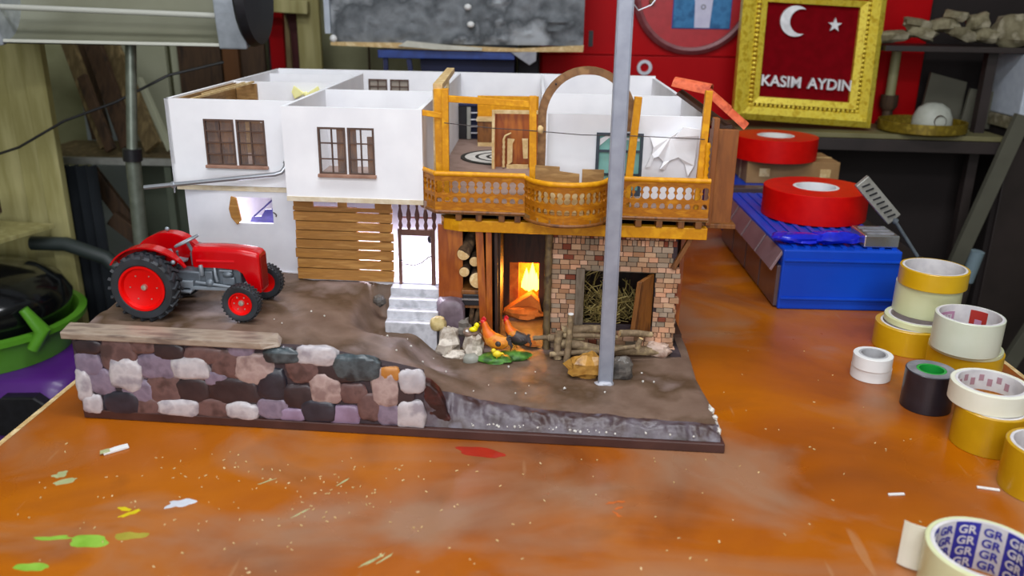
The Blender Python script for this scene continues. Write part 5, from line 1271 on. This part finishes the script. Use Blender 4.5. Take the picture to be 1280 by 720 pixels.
tag(MB().tube([(8.4, 84.0, 42.4), (9.4, 84.1, 41.2), (10.6, 84.1, 41.7), (11.4, 84.1, 42.8), (11.8, 84.1, 45)], .07, 6).build('loose_wire', silver), 'thin pale wire curling off the upper end of the metal pole', 'wire')

# ------------------------------------------------------------------ grey relief panel, blue bench, middle back
t = thing('relief_panel', 'large grey stone textured panel standing behind the house', 'panel', (-18, 190, 31.5))
mb = MB(); vs = []; fs = []; n1, n2 = 90, 40
for j in range(n2+1):
    for i in range(n1+1):
        x = -44.6+54.2*i/n1; z = 32.8+24*j/n2
        d = .9*noise.noise(Vector((x*.12, z*.25, 1)))+.5*noise.noise(Vector((x*.5, z*1.1, 4)))
        vs.append((x, 187.4-.03*x-abs(d)*1.2, z))
for j in range(n2):
    for i in range(n1): a = j*(n1+1)+i; fs.append((a, a+1, a+n1+2, a+n1+1))
mb.add(vs, fs); mb.box(-44.6, 9.6, 188.2, 189.6, 32.8, 56.8)
mb.build('relief_face', slate, t, smooth=50)
MB().box(-45.9, -44.7, 187.5, 190, 34.6, 57).build('side_strip', whitebox, t)
MB().prism([(-44.6, 32.2), (-33, 31.9), (-20, 31.45), (-6, 31.42), (9.6, 31.6), (9.7, 33.0), (-4, 32.1), (-14, 32.4), (-30, 32.9), (-44.6, 32.9)], 186.6, 189.4).build('torn_bottom_edge', palew, t)
MB().prism([(-30, 32.3), (-22, 31.7), (-12, 31.6), (-12, 32.2), (-20, 32.7), (-28, 33.4)], 185.9, 186.5).build('paper_strip', mat('torn_paper', ['c0beb0', 'd0cec0'], .8), t)
for x, z in ((-15.0, 40.4), (-14.4, 36.9)): MB().ball((x, 186.2, z), (.8, .6, .65), 12, 8).build('white_stud', twhite, t, smooth=60)
MB().ball((-44.0, 186.8, 33.6), (.8, .6, .8), 12, 8).build('white_stud', twhite, t, smooth=60)
t = thing('blue_bench', 'blue topped bench with slanting legs under the grey relief panel', 'bench', (-16, 200, FZ))
MB().box(-34.6, -5.0, 187, 215, 29.7, 31.4).build('bench_top', bluep, t, bevel=.15)
MB().box(-33.6, -32.6, 187.6, 188.6, FZ, 29.7).build('leg', navy, t); MB().bar((-28, 188, 29.5), (-24.6, 188, 5), 1, 1).build('leg', navy, t); MB().box(-6.5, -5.5, 195.5, 196.5, FZ, 29.7).build('leg', navy, t)
MB().prism([(-26, 29.6), (-5.2, 29.6), (-5.2, -40), (-21, -40)], 191, 212).build('navy_panel', navy, t)
tag(MB().box(-4.6, .3, 197, 213, FZ, 32).build('navy_box', mat('navy_box', ['14141e', '1c1c28'], .6), bevel=.3), 'dark navy box between the blue bench and the red cabinet', 'box')
t = thing('crumpled_paper', 'crumpled white paper hanging over the edge of the blue bench', 'paper', (-2, 186.6, 28.7))
MB().prism([(-5.8, 31.3), (-.3, 31.5), (-.4, 29.6), (-1.8, 28.7), (-3.6, 29.8)], 186.3, 186.9).build('sheet', mat('grey_paper', ['8e9098', 'a2a4aa'], .8), t, bevel=.1)
tag(MB().box(-43.6, -43.2, 222, 223, -20, 48).box(-43.9, -43.2, 222.5, 226.2, 20, 22).build('wall_cable', woodscrapd), 'thin dark vertical cable on the cream wall beside the grey panel', 'cable')

# boards left of the panel
bl = [(-120, -108.5, bluepanel, -20, 44, 'pale blue panel standing behind the lean scrap wood', 222), (-104, -92.8, palepanel, -2, 48, 'pale cream panel behind the lamp stand', 214),
      (-92.4, -90.6, palepanel, -10, 48, 'narrow pale board next to the wide cream panel', 216), (-89.8, -78.9, woodscrapd, -20, 50, 'darkest brown board behind the white house corner', 214),
      (-77.8, -73.8, mat('rust_board', ['5a3614', '6a4018'], .7, scale=10, stretch=(3, 3, .4)), -20, 40, 'rusty orange-brown board among the dark ones', 212), (-74.4, -68.2, woodscrapd, -20, 50, 'wide dark brown board under the tan shelf bar', 215),
      (-57.6, -52.1, creamb, -20, 60, 'olive cream column board left of the grey relief panel', 208), (-60.7, -58.3, mat('maroon_board', ['3e0c10', '4a1014'], .7), -20, 60, 'narrow maroon board beside the olive column board', 211),
      (-68.1, -61, mat('plum_board', ['30181c', '3a2024'], .8), -20, 60, 'plum brown board behind the tan shelf bar', 218)]
for x0_, x1_, m_, za, zb, lab, y_ in bl:
    tag(MB().box(x0_, x1_, y_, y_+1.6, FZ, zb).build('standing_board', m_, bevel=.2), lab, 'board', 'boards standing against the back wall')
tag(MB().bar((-66, 206, 40.2), (-54, 206, 39.6), 3, 2.4, up=(0, 1, 0)).build('shelf_bar', creamb, bevel=.2), 'tan horizontal bar right of the black lamp end', 'bar')
tag(MB().box(-66, -62.5, 213, 215, FZ, 60).build('red_strip', redcabd, bevel=.1), 'small red strip behind the tan horizontal bar', 'strip')
tag(MB().prism([(-62.4, FZ), (-58.6, FZ), (-59.0, 34), (-59.9, 38.6)], 206, 207.2).build('pointed_board', woodscrap, bevel=.1), 'pale pointed board below the tan horizontal bar', 'board')
# left shelf with leaning scraps
t = thing('left_shelf', 'wall shelf with a pale metal edge at the left back', 'shelf', (-100, 195, 6))
MB().box(-118, -79, 186, 212, 5.8, 6.6).build('shelf_board', woodscrap, t); MB().box(-118, -79, 185, 186, 5.6, 7.2).build('metal_edge', shelfedge, t, bevel=.1)
MB().box(-84, -82.5, 186, 188, FZ, 5.8).build('upright', greygreen, t)
tag(MB().box(-100, -63.5, 206, 207.2, FZ, 5).build('grey_green_sheet', greygreen, bevel=.2), 'grey-green sheet standing under the left wall shelf', 'sheet')
gl2 = 'scrap wood leaning on the left wall shelf'
for i, (a, b, w_, m_, lab) in enumerate((((-107, 205, 8.4), (-114, 210.5, 40), 5, woodscrapd, 'dark scrap plank leaning at the left end of the wall shelf'),
    ((-100, 193, 8.4), (-112, 203, 36), 3.4, woodscrap, 'light narrow scrap plank leaning left on the wall shelf'),
    ((-95.5, 195, 8.4), (-106.5, 205, 33), 4.5, woodscrapd, 'dark wide scrap plank in the middle of the wall shelf'),
    ((-89, 193, 8.4), (-103.5, 207, 33), 4.6, woodscrap, 'wide tan scrap plank leaning behind the lamp pole'),
    ((-84.5, 192, 8.0), (-94.5, 202, 23), 1.5, palepanel, 'thin pale strip leaning beside the lamp pole'),
    ((-97.5, 190, 8.0), (-105, 196, 24), 2.4, woodscrapd, 'short dark scrap plank in front of the light narrow one'))):
    tag(MB().bar(a, b, w_, 1.2, up=(0, 1, .3)).build('scrap_plank', m_, bevel=.1), lab, 'plank', gl2)
for i, (a, b, w_, lab) in enumerate((((-101, 186, 4), (-82, 184, -24), 3.5, 'brown plank slanting down under the wall shelf'), ((-96, 183, -6), (-80, 182, -19), 3.5, 'lower brown plank crossing behind the tractor'))):
    tag(MB().bar(a, b, w_, 1.4, up=(0, 1, 0)).build('slanting_plank', woodscrapd, bevel=.1), lab, 'plank')
mb = MB(); n = 30; pts = []
for k in range(n+1): pts.append((-108+13*k/n, 176+1.1*math.sin(k*1.3)))
mb.prism(pts+[(x, y+.8) for x, y in reversed(pts)], -70, 7.0, 'xy')
tag(mb.build('dark_cloth', darkcloth, smooth=50), 'dark navy cloth hanging below the left wall shelf', 'cloth')
for x0_, x1_, y_, lab in ((-130, -106.3, 170, 'widest olive cream board at the far left'), (-106, -101.5, 168.5, 'middle olive cream board beside the small triangular shelf'), (-101.2, -97.0, 167, 'right olive cream board ending the row before the dark cloth')):
    tag(MB().box(x0_, x1_, y_, y_+2, FZ, 44).build('tall_board', creamb, bevel=.2), lab, 'board', 'tall cream boards at the left')
t = thing('corner_shelf', 'small cream corner shelf fixed to the tall left boards', 'shelf', (-105, 150, -3))
MB().prism([(-128, 128), (-102, 148), (-97.5, 163), (-128, 166.8)], -3.2, -2.3, 'xy').build('shelf_board', creamb, t, bevel=.1)
t = thing('rusty_tool', 'rust brown tool lying on the small corner shelf', 'tool', (-110, 154, -2.3))
MB().tube([(-120, 152, -.8), (-113, 154, 0), (-108.5, 157, 2.2)], [1.4, 1.7, 1.5], 10).build('grip', mat('rust_brown', ['7a4020', '5a2c18'], .6), t, smooth=40); MB().box(-110, -104.5, 156, 158, 1.0, 4).build('dark_head', woodscrapd, t, bevel=.3)

# heat lamp on its stand
t = thing('heat_lamp', 'long trough shaped heat lamp on a metal stand at the top left', 'heat lamp', (-73, 151, FZ))
tr_ = MB(); n = 16; vs = []
for x in (-93.3, -55.2):
    for r_ in (8.2, 8.6):
        for k in range(n+1):
            a = R(95)+R(170)*k/n; vs.append((x, 154+r_*math.cos(a)*-1*-.9*1.0 if False else 150+6.5+r_*.9*math.cos(PI-a)*1.0*-1 if False else 150+7*abs(math.cos((k/n-.5)*PI)), 42.2-r_*math.cos(PI*k/n)))
m = n+1; fs = []
for k in range(n):
    fs += [(k, k+1, 2*m+k+1, 2*m+k), (m+k+1, m+k, 3*m+k, 3*m+k+1), (k+1, k, m+k, m+k+1), (2*m+k, 2*m+k+1, 3*m+k+1, 3*m+k)]
tr_.add(vs, fs).build('reflector', heatm, t, smooth=50)
MB().bar((-93.2, 149.8, 34.1), (-55, 149.8, 33.9), .5, .55).build('lower_lip', mat('bright_lip', 'd0d0c4', .3), t, bevel=.1)
MB().tube([(-93, 150.5, 39.7), (-55, 150.5, 38.7)], .5, 10).build('heating_tube', tube, t, smooth=50)
def capshape(x0, x1, r0, r1):
    pts = [(150+9*math.sin(PI*k/20)*1.0-.6, 42.4-r0*math.cos(PI*k/20)) for k in range(21)]
    return pts
cp = [(149.4-1.2*math.sin(PI*k/12), 51.6-18.4*k/12) for k in range(13)]+[(159, 35), (160, 50)]
MB().prism(cp, -55.2, -50.3, 'yz').build('end_cap', heatrim, t, bevel=.3)
MB().prism(cp, -98.5, -93.2, 'yz').build('end_cap', heatrim, t, bevel=.3)
MB().lathe([(.01, 0), (8.6, 0), (8.9, .4), (8.4, 1.8), (.01, 2.0)], 36, (-50.3, 152.5, 42.4), 'x').build('black_end', blackm, t, smooth=40)
MB().tube([(-73.3, 155, 33.4), (-74.2, 152, 14.4)], .95, 14).tube([(-74.2, 152, 13.2), (-75.4, 152, -20), (-76, 152, FZ+2)], 1.35, 14).build('stand_pole', mat('stand_metal', ['6e7468', '7e8478'], .4, .5), t, smooth=50)
MB().tube([(-74.15, 152, 15.2), (-74.25, 152, 13.0)], 1.7, 14).build('joint_collar', blackm, t, smooth=50)
MB().lathe([(.01, 0), (4.2, 0), (4.2, 2), (1.6, 3.5), (.01, 3.6)], 28, (-76, 152, FZ)).build('stand_foot', blackm, t, smooth=40)
tag(MB().tube([(-110, 158, 10.5), (-99, 158, 14), (-90, 159, 19), (-80, 160, 22.6), (-70, 162, 27.6), (-60, 164, 30)], .25, 6).build('black_cable', blackm, smooth=50), 'thin black cable sagging across the left background', 'cable')
tag(MB().box(-58.9, -58.3, 222, 226.3, 28, 32).build('cable_clip', blackm), 'small dark clip on the back wall holding the sagging black cable', 'clip')

# purple stool, green tub, black lid, hose
t = thing('purple_stool', 'purple plastic step stool left of the workbench', 'stool', (-100, 150, FZ))
def rsq(cx, cy, w_, d_, r_, n=6):
    P = []
    for (sx, sy, a0) in ((1, -1, -90), (1, 1, 0), (-1, 1, 90), (-1, -1, 180)):
        for k in range(n+1):
            a = R(a0+90*k/n); P.append((cx+sx*(w_-r_)+r_*math.cos(a), cy+sy*(d_-r_)+r_*math.sin(a)))
    return P
A = rsq(-100.5, 150, 16, 14, 5); B = rsq(-100.5, 150, 19.5, 17, 6); m = len(A)
mb = MB(); mb.add([(x, y, -25.2) for x, y in A]+[(x, y, FZ) for x, y in B]+[(x, y, -28) for x, y in rsq(-100.5, 150, 17, 15, 5)]+[(x, y, -24.5) for x, y in rsq(-100.5, 150, 15, 13, 5)],
    [(2*m+k, 2*m+(k+1) % m, m+(k+1) % m, m+k) for k in range(m)]+[(k, (k+1) % m, 2*m+(k+1) % m, 2*m+k) for k in range(m)]+[(3*m+k, 3*m+(k+1) % m, (k+1) % m, k) for k in range(m)]+[tuple(3*m+k for k in range(m))])
mb.build('stool_body', purple, t, smooth=40)
MB().prism([(-99, -34.5), (-98, -29), (-95, -26.8), (-89, -26.6), (-85.5, -29), (-85, -34.5)], 133.2, 136).build('dark_opening', blackm, t, bevel=.3)
t = thing('green_tub', 'green plastic tub standing on the purple stool', 'tub', (-107.5, 150, -24.4), local=True)
MB().lathe([(.01, 0), (15.5, 0), (17.3, 5.6), (18.6, 5.9), (18.7, 6.9), (17.3, 7.1), (16.6, 6.4), (14.8, .6), (.01, .6)], 48).build('bowl', green, t, smooth=35)
MB().tube([(15.6, -9.8, 4.2), (17.4, -8.8, 7.6), (15.0, -9.6, 12.0)], [1.1, 1.5, .9], 10).build('handle', green, t, smooth=50)
t = thing('black_dome', 'shiny black dome shaped lid sitting in the green tub', 'lid', (-107.5, 150, -23.75), local=True)
MB().lathe([(13.9, .3), (14.8, 3), (16.2, 7.4), (16.6, 9.5), (15, 12.5), (11, 14.9), (5, 16.2), (.01, 16.6)], 44).build('dome', blackgloss, t, smooth=60)
tag(MB().tube([(-104, 164.6, -7), (-97, 165, -7.2), (-89, 165, -10), (-84, 165, -15), (-82, 165, -24)], 1.5, 12).build('grey_hose', hose, smooth=60), 'thick dark grey hose curving behind the green tub', 'hose')

# ------------------------------------------------------------------ camera
cam = bpy.data.cameras.new('camera'); co = bpy.data.objects.new('camera', cam); C.objects.link(co)
cam.sensor_width = 36; cam.lens = 1050/1280*36; cam.clip_start = .02
co.matrix_world = Matrix(((.9994467, -.02222943, .02474152, 0), (.03061627, .32417228, -.9455025, 0), (.01299746, .94573685, .3246735, .42), (0, 0, 0, 1)))
cam.dof.use_dof = True; cam.dof.focus_distance = 1.0; cam.dof.aperture_fstop = 5.6
sc = bpy.context.scene; sc.camera = co
sc.view_settings.view_transform = 'Standard'; sc.view_settings.look = 'None'; sc.view_settings.gamma = 1; sc.view_settings.use_curve_mapping = False
sc.view_settings.exposure = 0
